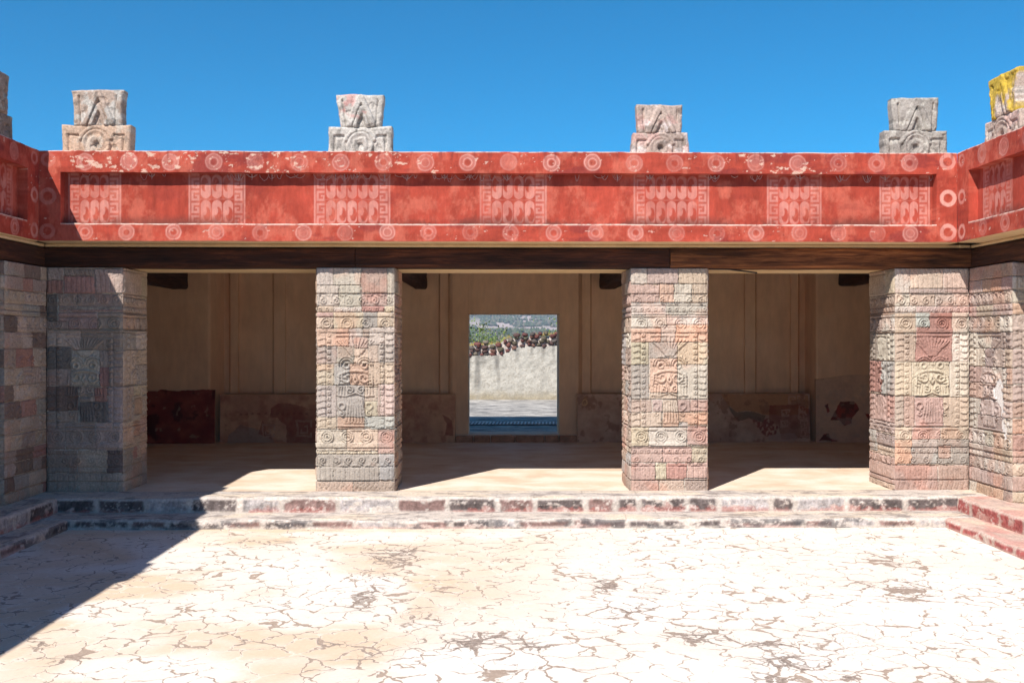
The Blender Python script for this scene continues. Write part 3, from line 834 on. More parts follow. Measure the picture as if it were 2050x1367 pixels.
# back wall in plan: piers, recesses and the doorway
def plan(lst): return [(ax(p, y), y) for p, y in lst]
ZD = az(628.5, 0, 15.95)
left = [(BXL + .5, 15.78)] + plan([(416, 15.78), (421, 15.80), (449, 16.22), (459, 16.24), (461, 16.11), (477, 16.11), (479, 16.19), (546, 16.19), (548, 16.15), (571, 16.15), (573, 16.19), (879, 16.19), (881, 16.10), (898, 16.10), (900, 16.0), (906, 15.96), (938, 15.95), (938.5, 16.45)]) + [(BXL + .5, 16.45)]
xd0 = ax(938, 15.95); left[-2] = (xd0 + .003, 16.45)
right = plan([(1119, 15.95), (1158, 15.96), (1164, 16.05), (1165, 16.10), (1182, 16.10), (1184, 16.19), (1489, 16.19), (1491, 16.11), (1512, 16.11), (1514, 16.19), (1581, 16.19), (1583, 16.11), (1598, 16.11), (1600, 16.30), (1611, 16.30), (1633, 15.80), (1637, 15.78)]) + [(BXR - .5, 15.78), (BXR - .5, 16.45)] + [(ax(1119, 15.95) - .003, 16.45)]
xd1 = ax(1119, 15.95)
mb = MB(); mb.prism(left, -.02, 2.736); mb.prism(right, -.02, 2.736)
mb.box(xd0 + .0, xd1 - .0, 15.952, 16.449, ZD, 2.735)
P_(mb, 'back_wall', M['wall'], port, .006)

# painted lower walls as coloured grids
def poly_mask(X, Y, pts):
    inside = np.zeros(X.shape, bool); n = len(pts)
    for i in range(n):
        (x1, y1), (x2, y2) = pts[i], pts[(i + 1) % n]
        c = ((y1 > Y) != (y2 > Y)) & (X < (x2 - x1) * (Y - y1) / (y2 - y1 + 1e-9) + x1)
        inside ^= c
    return inside
def dado(px0, px1, y0, ztop, paint, seed, ledge=None, slope=.03, edge=None):
    x0, x1 = ax(px0, y0), ax(px1, y0)
    us = np.linspace(x0, x1, int((x1 - x0) / .009)); vs = np.linspace(0.001, ztop, int(ztop / .009))
    X, Z = np.meshgrid(us, vs); Y = np.full(X.shape, y0)
    px, py = to_px(X, Y, Z)
    wx = px + 9 * (fbm(X * 5, Z * 5, 1, seed, 4) - .5); wy = py + 9 * (fbm(X * 5, Z * 5, 2, seed + 1, 4) - .5)
    col = paint(wx, wy, X, Z, px, py)
    hgt = .01 * (fbm(X * 3, Z * 3, 0, seed, 4) - .5)
    zz = Z.copy()
    if edge is not None: zz[-1] += edge(X[-1]); zz[-2] += edge(X[-1]) * .9
    P = np.stack([X, Y + slope * (Z / ztop) + hgt, zz], -1)
    ps = [(P, col)]
    if ledge:
        T = np.stack([P[-1], P[-1]]); T[1, :, 1] = ledge; T[1, :, 2] = T[0, :, 2]
        ps.append((T, np.broadcast_to(np.array([.42, .28, .18]), T.shape)))
        for i in (0, -1):
            E = np.stack([P[:, i], P[:, i]], 1); E[:, 1, 1] = ledge
            if i == 0: E = E[:, ::-1]
            ps.append((E, np.broadcast_to(np.array([.52, .36, .24]), E.shape)))
    else:
        T = np.stack([P[-1], P[-1]]); T[1, :, 1] += .05
        ps.append((T, np.broadcast_to(np.array([.42, .30, .22]), T.shape)))
        for i in (0, -1):
            E = np.stack([P[:, i], P[:, i]], 1); E[:, 1, 1] += .06
            if i == 0: E = E[:, ::-1]
            ps.append((E, np.broadcast_to(np.array([.52, .36, .24]), E.shape)))
    return ps
def basec(X, Z, a, b, seed):
    f = fbm(X * 2.5, Z * 3.5, 0, seed, 5, .6)
    return mix(np.broadcast_to(np.array(a, float), X.shape + (3,)).copy(), b, smooth(f, .35, .65)) * (.85 + .3 * fbm(X * 11, Z * 11, 3, seed + 2, 4))[..., None]
RD = (.24, .045, .035)
def stepfret(wx, wy, cx, cy, s, w=3.0):
    """small stepped key figure"""
    dx, dy = (wx - cx) / s, (wy - cy) / s
    a = (np.abs(np.maximum(np.abs(dx), np.abs(dy)) - 1) < w / s) & ~((dx > 0) & (dy > -.2) & (dy < .5))
    b = (np.abs(np.maximum(np.abs(dx + .1), np.abs(dy - .1)) - .45) < w / s * .8) & ~((dx < -.1) & (dy < 0))
    return (a | b).astype(float)
def paintA(wx, wy, X, Z, px, py):       # red block wall at far left
    c = basec(X, Z, (.20, .035, .03), (.30, .07, .05), 3)
    c = mix(c, (.07, .015, .015), smooth(fbm(X * 5, Z * 5, 4, 8, 5, .6), .52, .66) * .9)
    c = mix(c, (.42, .26, .18), smooth(fbm(X * 9, Z * 9, 2, 12, 4), .74, .8) * .5)
    return c
def paintB(wx, wy, X, Z, px, py):       # long low wall of the left bay
    c = basec(X, Z, (.60, .35, .22), (.50, .27, .18), 13)
    c = mix(c, (.36, .26, .21), poly_mask(wx, wy, [(455, 890), (458, 868), (480, 850), (520, 860), (545, 872), (552, 890)]) * .8)
    red = poly_mask(wx, wy, [(540, 815), (560, 808), (600, 812), (640, 822), (640, 886), (575, 886), (572, 852), (555, 836), (540, 836)])
    c = mix(c, RD, red * (.3 + .6 * fbm(X * 8, Z * 8, 0, 62, 4)))
    red2 = poly_mask(wx, wy, [(524, 842), (532, 850), (532, 862), (545, 868), (546, 880), (515, 868)])
    c = mix(c, RD, red2 * .6)
    c = mix(c, (.50, .33, .24), np.clip(stepfret(wx, wy, 608, 858, 14, 2.0) + stepfret(wx, wy, 538, 862, 12, 1.5), 0, 1) * .8)
    for k in range(12): c = mix(c, (.22, .07, .05), ((np.abs(wx - (482 + k * 12)) < 3) & (np.abs(wy - 829) < 2)) * .6)
    c = mix(c, (.30, .10, .07), smooth(fbm(X * 7, Z * 7, 2, 22, 5, .6), .50, .70) * .45)
    c = mix(c, RD, poly_mask(wx, wy, [(885, 830), (905, 842), (905, 872), (890, 872), (893, 850)]) * .6)
    c = mix(c, (.5, .3, .18), ((py < 792)) * .5)
    return c
def paintC(wx, wy, X, Z, px, py):       # low wall right of the doorway and in the right bay
    c = basec(X, Z, (.56, .38, .28), (.47, .29, .21), 33)
    o_ = poly_mask(wx, wy, [(1444, 790), (1620, 790), (1618, 830), (1540, 832), (1500, 822), (1476, 826), (1455, 812)])
    c = mix(c, (.47, .24, .12), o_ * .85)
    c = mix(c, (.50, .30, .17), poly_mask(wx, wy, [(1168, 795), (1176, 795), (1176, 812), (1168, 808)]) * .8)
    red = poly_mask(wx, wy, [(1540, 812), (1600, 806), (1622, 820), (1622, 878), (1566, 878), (1560, 850), (1542, 846)])
    c = mix(c, RD, red * (.35 + .5 * fbm(X * 8, Z * 8, 0, 61, 4)))
    rim = poly_mask(wx, wy, [(1502, 835), (1540, 838), (1560, 852), (1556, 868), (1536, 874), (1520, 862)])
    c = mix(c, (.25, .06, .05), rim * .85 * smooth(fbm(X * 30, Z * 30, 2, 8, 3), .35, .5))
    c = mix(c, (.17, .12, .09), poly_mask(wx, wy, [(1455, 814), (1476, 826), (1505, 824), (1535, 832), (1530, 845), (1500, 838), (1480, 845)]) * .8)
    fr_ = np.zeros(X.shape)
    for (cx, cy) in ((1586, 800), (1604, 800), (1606, 818), (1607, 834), (1609, 850), (1611, 868), (1572, 848), (1574, 825)):
        fr_ = np.maximum(fr_, stepfret(wx, wy, cx, cy, 6.5, 1.4))
    c = mix(c, (.52, .32, .24), fr_ * .75)
    c = mix(c, (.46, .30, .25), poly_mask(wx, wy, [(1540, 870), (1590, 868), (1600, 880), (1540, 884)]) * .6)
    c = mix(c, (.22, .09, .06), smooth(fbm(X * 8, Z * 8, 2, 25, 5, .6), .58, .66) * .5)
    c = mix(c, (.62, .40, .22), (np.abs(np.hypot((wx - 1172) * 1.2, wy - 806) - 6) < 1.3) * .8)
    return c
def paintD(wx, wy, X, Z, px, py):       # right pier, grey plaster with red patches
    c = basec(X, Z, (.68, .48, .34), (.60, .42, .31), 43)
    for pts in ([(1662, 842), (1684, 805), (1712, 803), (1722, 820), (1710, 835), (1705, 848), (1690, 852), (1682, 842)], [(1654, 812), (1660, 808), (1661, 825), (1655, 828)],
                [(1640, 883), (1650, 870), (1660, 869), (1662, 878), (1680, 884)], [(1732, 828), (1745, 830), (1745, 850)]):
        m = poly_mask(wx, wy, pts)
        c = mix(c, np.where((fbm(X * 14, Z * 14, 1, 9, 4) > .5)[..., None], np.array([.30, .05, .04]), np.array([.14, .03, .025])), m * .95)
    c = mix(c, (.50, .40, .34), smooth(fbm(X * 6, Z * 9, 1, 19, 5), .58, .66) * .4)
    return c
ZDA = .765
e1 = lambda X: .035 * (fbm(X * 7, X * 0, 0, 3, 4) - .5) * 2
adopt(patches_obj('red_dado', dado(200, 430, 15.70, .84, paintA, 3, None, .02, lambda X: .16 * (fbm(X * 4, X * 0, 0, 3, 4) - .6)), M['mural']), port)
adopt(patches_obj('bench_wall', dado(440, 911, 15.79, ZDA, paintB, 5, 16.2), M['mural']), port)
adopt(patches_obj('bench_wall', dado(1156, 1622, 15.79, ZDA, paintC, 6, 16.2), M['mural']), port)
adopt(patches_obj('grey_dado', dado(1634, 1800, 15.73, 1.02, paintD, 7, None, .02, lambda X: .05 * np.sin(X * 3.2 + 2.0)), M['mural']), port)
# threshold stones under the doorway
mb = MB()
xs = [ax(p, 15.86) for p in (912, 948, 982, 1032, 1090, 1119, 1156)]
for i in range(len(xs) - 1):
    j = random.uniform(-.012, .012)
    mb.box(xs[i] + .006, xs[i + 1] - .006, 15.80 + j, 16.1, -.01, .098 + j * .5)
P_(mb, 'threshold', flat('threshold_stone', (.38, .22, .15), .9, .35, 9), port, .015)
mb = MB(); mb.box(ax(912, 15.95), ax(1156, 15.95), 15.90, 16.47, -.01, .117); P_(mb, 'doorstep', M['floor'], port, .01)

# ------------------------------------------------------------------ wooden beams
def beam(x0, x1, y0, y1, z0, z1, m, seed, along='x', sag=.012):
    n = max(8, int((max(x1 - x0, y1 - y0)) / .06)); k = 7
    L0, L1 = (x0, x1) if along == 'x' else (y0, y1)
    W0, W1 = (y0, y1) if along == 'x' else (x0, x1)
    ring = []
    for i in range(n + 1):
        s = L0 + (L1 - L0) * i / n
        pts = []
        for (a0, b0, a1, b1) in ((W0, z0, W1, z0), (W1, z0, W1, z1), (W1, z1, W0, z1), (W0, z1, W0, z0)):
            for q in range(k):
                a = a0 + (a1 - a0) * q / k; b = b0 + (b1 - b0) * q / k
                pts.append((s, a, b))
        ring.append(pts + [pts[0]])
    A = np.array(ring)                       # (n+1, 4k+1, 3)
    s, a, b = A[..., 0], A[..., 1], A[..., 2]
    cw, cz = (W0 + W1) / 2, (z0 + z1) / 2
    da = np.sign(a - cw); db = np.sign(b - cz)
    nz = (fbm(s * 1.2, a * 9, b * 9, seed, 4) - .5)
    corner = (np.abs(a - cw) > (W1 - W0) / 2 - .001) & (np.abs(b - cz) > (z1 - z0) / 2 - .001)
    a2 = a + da * nz * 2.5 * sag - da * corner * .012; b2 = b + db * nz * 1.5 * sag - db * corner * .012
    P = np.stack([s, a2, b2], -1) if along == 'x' else np.stack([a2, s, b2], -1)
    mbm = MB()
    def face_end(i, rev):
        pts = [tuple(p) for p in P[i][:-1]]
        mbm.poly(pts, [tuple(range(len(pts))) if not rev else tuple(range(len(pts) - 1, -1, -1))])
    nn, mm = P.shape[:2]
    vs_ = [tuple(p) for p in P[:, :-1].reshape(-1, 3)]; m1 = mm - 1
    fs = [(i * m1 + j, i * m1 + (j + 1) % m1, (i + 1) * m1 + (j + 1) % m1, (i + 1) * m1 + j) for i in range(nn - 1) for j in range(m1)]
    fs += [tuple(range(m1 - 1, -1, -1)), tuple((nn - 1) * m1 + j for j in range(m1))]
    mbm.poly(vs_, fs)
    return mbm
bx = [XL + .002, ax(712, YP), ax(1340, YP), XR - .002]
labs = ['long dark wooden beam above the left opening, left of the joint over the first pillar',
        'long dark wooden beam above the doorway opening, between the two joints',
        'long orange-brown wooden beam above the right opening, sunlit along its lower edge']
for i in range(3):
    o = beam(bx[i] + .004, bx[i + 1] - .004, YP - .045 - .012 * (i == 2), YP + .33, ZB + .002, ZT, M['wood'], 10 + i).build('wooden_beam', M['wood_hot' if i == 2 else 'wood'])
    tag(o, labs[i], 'beam', 'wooden beams over the openings')
o = beam(XL - .34, XL + .0, YEND + .4, YP + .33, ZB + .002, ZT, M['wood_y'], 20, 'y').build('wooden_beam', M['wood_y'])
tag(o, 'dark wooden beam running towards us over the left side pillars', 'beam', 'wooden beams over the openings')
o = beam(XR - .0, XR + .34, YEND + .4, YP + .33, ZB + .002, ZT, M['wood_y'], 21, 'y').build('wooden_beam', M['wood_y'])
tag(o, 'dark wooden beam running towards us over the right side pillars', 'beam', 'wooden beams over the openings')
tb = [(342, 376, 'farthest left, above the red painted block wall'), (828, 855, 'left of the doorway, behind the first pillar'), (1200, 1235, 'right of the doorway, beside the second pillar'), (1679, 1716, 'farthest right, above the red patch on grey plaster')]
for k, (a, b, t_) in enumerate(tb):
    y1 = 15.78 if k in (0, 3) else 16.18
    o = beam(ax(a, y1), ax(b, y1), YP + .87, y1 - .004, az(579 if k < 3 else 573, ax(a, y1), y1), 2.737, M['wood_y'], 30 + k, 'y').build('cross_beam', M['wood_y'])
    tag(o, 'dark ceiling cross beam ' + t_, 'beam', 'ceiling beams inside the portico')
# thin cable under the right beam
mb = MB(); mb.tube([(ax(1418, YP + .1), YP + .05, ZB - .004), (ax(1460, YP + .1), YP + .1, ZB - .006), (ax(1515, YP + .3), YP + .3, ZB - .028)], .009, 6)
tag(mb.build('cable', M['black']), 'short thin black cable sticking out under the orange-brown beam', 'cable')

# cobwebs and dust threads hanging under the lip of the frieze
mb = MB(); rw = random.Random(3)
for px in [175, 290, 305, 330, 460, 478, 505, 530, 545, 560, 585, 600, 640, 655, 672, 690, 706, 715, 735, 770, 800, 815, 832, 870, 880, 890, 900, 925, 940, 950, 965, 985, 1000, 1015, 1045, 1100, 1155, 1200, 1210, 1235, 1300, 1330, 1420, 1430, 1470, 1510, 1520, 1600, 1680, 1690, 1735, 1770, 1862]:
    x = ax(px, YR + .1); yb = YR + .083
    for q in range(rw.choice((1, 1, 2))):
        w_ = rw.uniform(.03, .14); dp = rw.uniform(.02, .075)
        pts = []
        for i in range(9):
            t_ = i / 8
            pts.append((x + w_ * (t_ - .5) + rw.uniform(-.004, .004), yb - rw.uniform(.0, .006), ZP1 - .004 - dp * (1 - (2 * t_ - 1) ** 2) + rw.uniform(-.004, .004)))
        mb.tube(pts, rw.uniform(.0015, .004), 4)
        if rw.random() < .35:
            mb.tube([(x, yb, ZP1 - .002), (x + .006, yb - .01, ZP1 - .03 - dp * .3), (x, yb, ZP1 - .05 - dp * .4)], .008, 5, None, .003)
tag(mb.build('cobweb', M['web']), 'dusty pale cobwebs drooping under the upper lip of the red frieze', 'cobweb', kind='stuff')

# ------------------------------------------------------------------ carved merlons on the roof
def merlon_block(name, root, x0, x1, x0t, x1t, z0, z1, y, th, seed, cfun, lower, ang=None):
    res = .008
    nu = int(max(x1 - x0, x1t - x0t) / res); nv = int((z1 - z0) / res)
    us = np.linspace(0, 1, nu); vs = np.linspace(0, 1, nv)
    w = (x1 - x0); h = z1 - z0
    u, v = np.meshgrid(us, vs)
    U, V = u * w, v * h
    H = np.zeros(U.shape); usm, vsm = us * w, vs * h
    st = lambda pts, wd=.016, a=.02: stroke(H, U, V, pts, wd, a, usm, vsm, True)
    rz = lambda pts, wd=.018, a=.016: stroke(H, U, V, pts, wd, a, usm, vsm)
    if lower:
        cx = w * .5
        st([(w * .10, 0), (w * .10, h * .70), (w * .32, h * .70)])
        st([(w * .90, 0), (w * .90, h * .70), (w * .68, h * .70)])
        cz = h * .43
        r = np.hypot(U - cx, V - cz)
        H += .016 * (np.exp(-((r - w * .185) / .022) ** 2)) - .014 * np.exp(-((r - w * .225) / .012) ** 2) + .012 * np.exp(-((r - w * .10) / .02) ** 2)
        H[r < w * .045] = -.03
        rz(arc(cx, cz, w * .24, 20, 160))
    else:
        cx = w * .5
        st([(w * .16, h * .1), (w * .14, h * .82), (w * .40, h * .82)])
        st([(w * .84, h * .1), (w * .86, h * .82), (w * .60, h * .82)])
        rz([(w * .22, h * .03), (w * .52, h * .93), (w * .80, h * .1)], .030, .022)
        st([(w * .29, h * .03), (w * .53, h * .72), (w * .72, h * .12)], .006, .012)
        rz([(w * .35, h * .03), (w * .53, h * .58), (w * .67, h * .05)], .022, .022)
        st([(w * .44, h * .02), (w * .53, h * .36), (w * .60, h * .03)], .016, .016)
    H += .010 * (fbm(U * 18, V * 18, seed, seed, 4) - .5) + .014 * (fbm(U * 5, V * 5, seed, seed + 2, 3) - .5) - .012 * smooth(fbm(U * 9, V * 9, seed, seed + 6, 3), .62, .72)
    e = np.minimum(np.minimum(U, w - U), np.minimum(V + (.03 if lower else 0), h - V)); H -= .018 * np.clip(1 - e / .022, 0, 1) ** 2
    xl = x0 + (x0t - x0) * v; xr = x1 + (x1t - x1) * v
    wob = .032 * (fbm(V * 7, U * 0 + seed, 0, seed, 3) - .5)
    X = xl + (xr - xl) * u + wob * (2 * np.abs(u - .5)) * np.sign(u - .5)
    Zt = z0 + V + .022 * (fbm(U * 6 + seed, V * 0, 0, seed + 4, 3) - .5) * v
    P = np.stack([X, y - H, Zt], -1)
    e2 = H * 0 + 1
    Bk = P[:, ::-1].copy(); Bk[..., 1] = y + th
    col = cfun(U, V, H, seed)
    ps = [(P, col), (Bk, col[:, ::-1])]
    def strip(A, B, ca):
        n = 6; T = np.stack([A + (B - A) * k / n for k in range(n + 1)])
        return T, np.stack([ca] * (n + 1))
    fr_, bk = P, Bk[:, ::-1]
    T, c = strip(fr_[-1], bk[-1], col[-1]); ps.append((T, c * .9 + .02))
    T, c = strip(fr_[:, -1], bk[:, -1], col[:, -1]); ps.append((np.swapaxes(T, 0, 1), np.swapaxes(c, 0, 1)))
    T, c = strip(bk[:, 0], fr_[:, 0], col[:, 0]); ps.append((np.swapaxes(T, 0, 1), np.swapaxes(c, 0, 1)))
    for q in range(len(ps)):
        Q = ps[q][0]
        if ang is not None:                  # turn about (cx, y) for the side wings
            cxx = (x0 + x1) / 2; dx, dy = Q[..., 0] - cxx, Q[..., 1] - y
            ca, sa = math.cos(ang[2]), math.sin(ang[2])
            Q = np.stack([ang[0] + dx * ca - dy * sa, ang[1] + dx * sa + dy * ca, Q[..., 2]], -1)
        loc = np.array(root.location)
        ps[q] = (Q - loc, ps[q][1])
    return patches_obj(name, ps, M['lichen'], root)
def cf(base, lich, amt, seed2=0, pink=0, yel=None):
    def f(U, V, H, seed):
        c = np.broadcast_to(np.array(base, float), U.shape + (3,)) * (.7 + .6 * fbm(U * 7, V * 7, 0, seed, 4))[..., None]
        c = mix(c, lich, smooth(fbm(U * 10, V * 10, 3, seed + 1, 5, .6), .62 - amt * .3, .70 - amt * .2))
        c = mix(c, (.10, .09, .08), smooth(fbm(U * 16, V * 16, 5, seed + 2, 4, .6), .60, .70) * .5)
        if pink: c = mix(c, (.55, .27, .24), smooth(fbm(U * 8, V * 8, 8, seed + 3, 4), .55, .65) * pink)
        if yel is not None:
            c = mix(c, (.56, .37, .03), smooth(fbm(U * 9, V * 3.0, 4, seed + 5, 5, .65) + .55 * (V - yel), .46, .60) * .9)
        return c
    return f
ZM = ZC + .0
def merlon(a0, a1, yl, b0, b1, c0, c1, yu, seed, cl, cu, label):
    Y = YR + .26
    X = lambda p: ax(p, Y)
    zl, zu = az(yl, X(a0), Y), az(yu, X(a0), Y)
    root = thing('carved_merlon', ((X(a0) + X(a1)) / 2, Y + .06, ZM), label, 'merlon', 'carved stone merlons on the roof edge')
    merlon_block('lower_block', root, X(a0), X(a1), X(a0) + .005, X(a1) - .005, ZM - .03, zl, Y, .15, seed, cl, True)
    merlon_block('upper_block', root, X(b0), X(b1), X(c0), X(c1), zl - .012, zu, Y + .006, .13, seed + 1, cu, False)
merlon(123, 261, 250, 147, 243, 142, 246, 180, 201, cf((.46, .32, .235), (.52, .42, .34), .15), cf((.40, .30, .24), (.50, .45, .40), .5), 'orange-tan stepped stone merlon, leftmost of the four on the roof ahead')
merlon(655, 787, 253, 681, 763, 672, 768, 189, 211, cf((.42, .38, .34), (.52, .47, .42), .75), cf((.42, .38, .34), (.52, .47, .42), .75, 0, .7), 'white-grey lichened stone merlon standing above the first pillar')
merlon(1266, 1379, 265, 1278, 1365, 1276, 1365, 209, 221, cf((.42, .32, .27), (.62, .52, .48), .15, 0, .35), cf((.42, .32, .27), (.62, .52, .48), .2, 0, .4), 'small pinkish-grey stone merlon standing above the second pillar')
merlon(1770, 1898, 261, 1792, 1875, 1786, 1881, 195, 231, cf((.34, .30, .265), (.45, .41, .36), .1), cf((.34, .30, .265), (.45, .41, .36), .1), 'plain grey stone merlon near the right corner of the roof')
def wing_merlon(xw, yc, rot, seed, cl, cu, label, zl=3.86, zu=4.27):
    root = thing('carved_merlon', (xw, yc, ZM), label, 'merlon', 'carved stone merlons on the roof edge')
    s = (xw, yc, rot)
    merlon_block('lower_block', root, -.36, .36, -.355, .355, ZM - .03, zl, 0, .15, seed, cl, True, s)
    merlon_block('upper_block', root, -.25, .25, -.29, .29, zl - .012, zu, .006, .13, seed + 1, cu, False, s)
wing_merlon(RR + .27, 9.98, -math.pi / 2, 241, cf((.45, .34, .28), (.62, .52, .45), .3, 0, .3), cf((.45, .34, .28), (.62, .52, .45), .3, 0, 0, .14), 'stone merlon covered in yellow lichen on the right wing roof', 3.88, 4.30)
wing_merlon(RL - .27, 10.02, math.pi / 2, 251, cf((.33, .24, .19), (.42, .36, .3), .2), cf((.33, .24, .19), (.42, .36, .3), .2), 'brown stone merlon cut off by the left edge of the picture', 3.92, 4.33)
for k, yy in enumerate((7.2, 4.3)):
    wing_merlon(RR + .27, yy, -math.pi / 2, 261 + k * 5, cf((.4, .33, .28), (.6, .52, .45), .3), cf((.4, .33, .28), (.6, .52, .45), .3), 'grey stone merlon on the right wing roof, %s the yellow one' % ('next to' if k == 0 else 'second from'))
    wing_merlon(RL - .27, yy, math.pi / 2, 281 + k * 5, cf((.4, .33, .28), (.6, .52, .45), .3), cf((.4, .33, .28), (.6, .52, .45), .3), 'grey stone merlon on the left wing roof, %s the brown one' % ('next to' if k == 0 else 'second from'))

# ------------------------------------------------------------------ floors and steps
YS1, YS2 = 10.17, 9.77
SL1, SL2 = ax(115, YS1), ax(136, YS2)
SR1, SR2 = ax(1916, YS1), ax(1892, YS2)
Z1 = -.149
def slab(name, x0, x1, y0, y1, z, m, n=60, amp=.006):
    us = np.linspace(x0, x1, n); vs = np.linspace(y0, y1, n)
    X, Y = np.meshgrid(us, vs)
    P = np.stack([X, Y, z + amp * (fbm(X * 1.5, Y * 1.5, 0, 3, 3) - .5)], -1)
    return patches_obj(name, [(P, None)], m)
o = slab('portico_floor', BXL + .4, BXR - .4, YS1 + .30, 16.5, 0.0, M['floor']); tag(o, 'smooth cream lime floor inside the portico', 'floor', kind='structure')
o = slab('wing_floor_left', BXL + .4, SL1 - .30, YEND, YS1 + .3, 0.0, M['floor']); tag(o, 'lime floor of the left side wing', 'floor', kind='structure')
o = slab('wing_floor_right', SR1 + .30, BXR - .4, YEND, YS1 + .3, 0.0, M['floor']); tag(o, 'lime floor of the right side wing', 'floor', kind='structure')
# courtyard floor with erosion / ochre masks
us = np.linspace(SL2 - .05, SR2 + .05, 300); vs = np.linspace(YEND - 4.0, YS2 + .05, 420)
X, Y = np.meshgrid(us, vs)
ero = np.zeros(X.shape)
for (px, py, rx, ry, a) in ((795,1112,80,28,.75),(735,1195,45,32,.75),(750,1150,60,20,.4),(955,1285,115,24,.95),(1070,1292,40,14,.85),(850,1235,70,30,.35),(1212,1172,38,24,.8),(1300,1183,45,14,.6),
        (1245,1225,60,20,.5),(1405,1272,80,24,.65),(1535,1290,60,18,.7),(1580,1325,90,22,1.0),(1545,1360,70,20,.8),(1690,1355,50,14,.7),(490,1285,28,10,.5),(680,1287,60,12,.4),(560,1085,40,12,.35),
        (1790,1125,70,28,.4),(1810,1180,120,30,.4),(1880,1300,80,30,.25),(120,1320,60,14,.4),(80,1290,40,10,.5),(1290,1215,40,12,.5),(1905,1355,50,12,.4),(800,1300,120,30,.3),(560,1190,120,60,.1),(1700,1290,200,60,.2),(1050,1330,200,30,.2)):
    x, y = floor_pt(px, py, ZF); x2, _ = floor_pt(px + rx, py, ZF); _, y2 = floor_pt(px, py - ry, ZF); _, y3 = floor_pt(px, min(py + ry, 2000), ZF)
    ry_ = (y2 - y3) / 2
    d = np.hypot((X - x) / (x2 - x), (Y - y) / ry_) + .9 * (fbm(X * 5, Y * 5, 0, 4, 4) - .5)
    ero = np.maximum(ero, a * smooth(d, 1.2, .1))
pxx, pyy = to_px(X, np.maximum(Y, .5), ZF)
och = .34 + .85 * smooth(-X, -1.0, 1.0) * smooth(fbm(X * .9, Y * 1.1, 2, 12, 4), .22, .45)
och = .85 * och * (1 - .7 * smooth(fbm(X * 1.1, Y * 1.6, 6, 14, 3), .5, .65))
P = np.stack([X, Y, ZF + .012 * (fbm(X * 1.2, Y * 1.2, 0, 3, 3) - .5)], -1)
o = patches_obj('courtyard_floor', [(P, np.stack([ero, och, X * 0], -1))], M['court']); tag(o, 'cracked white and ochre lime floor of the courtyard', 'floor', kind='structure')

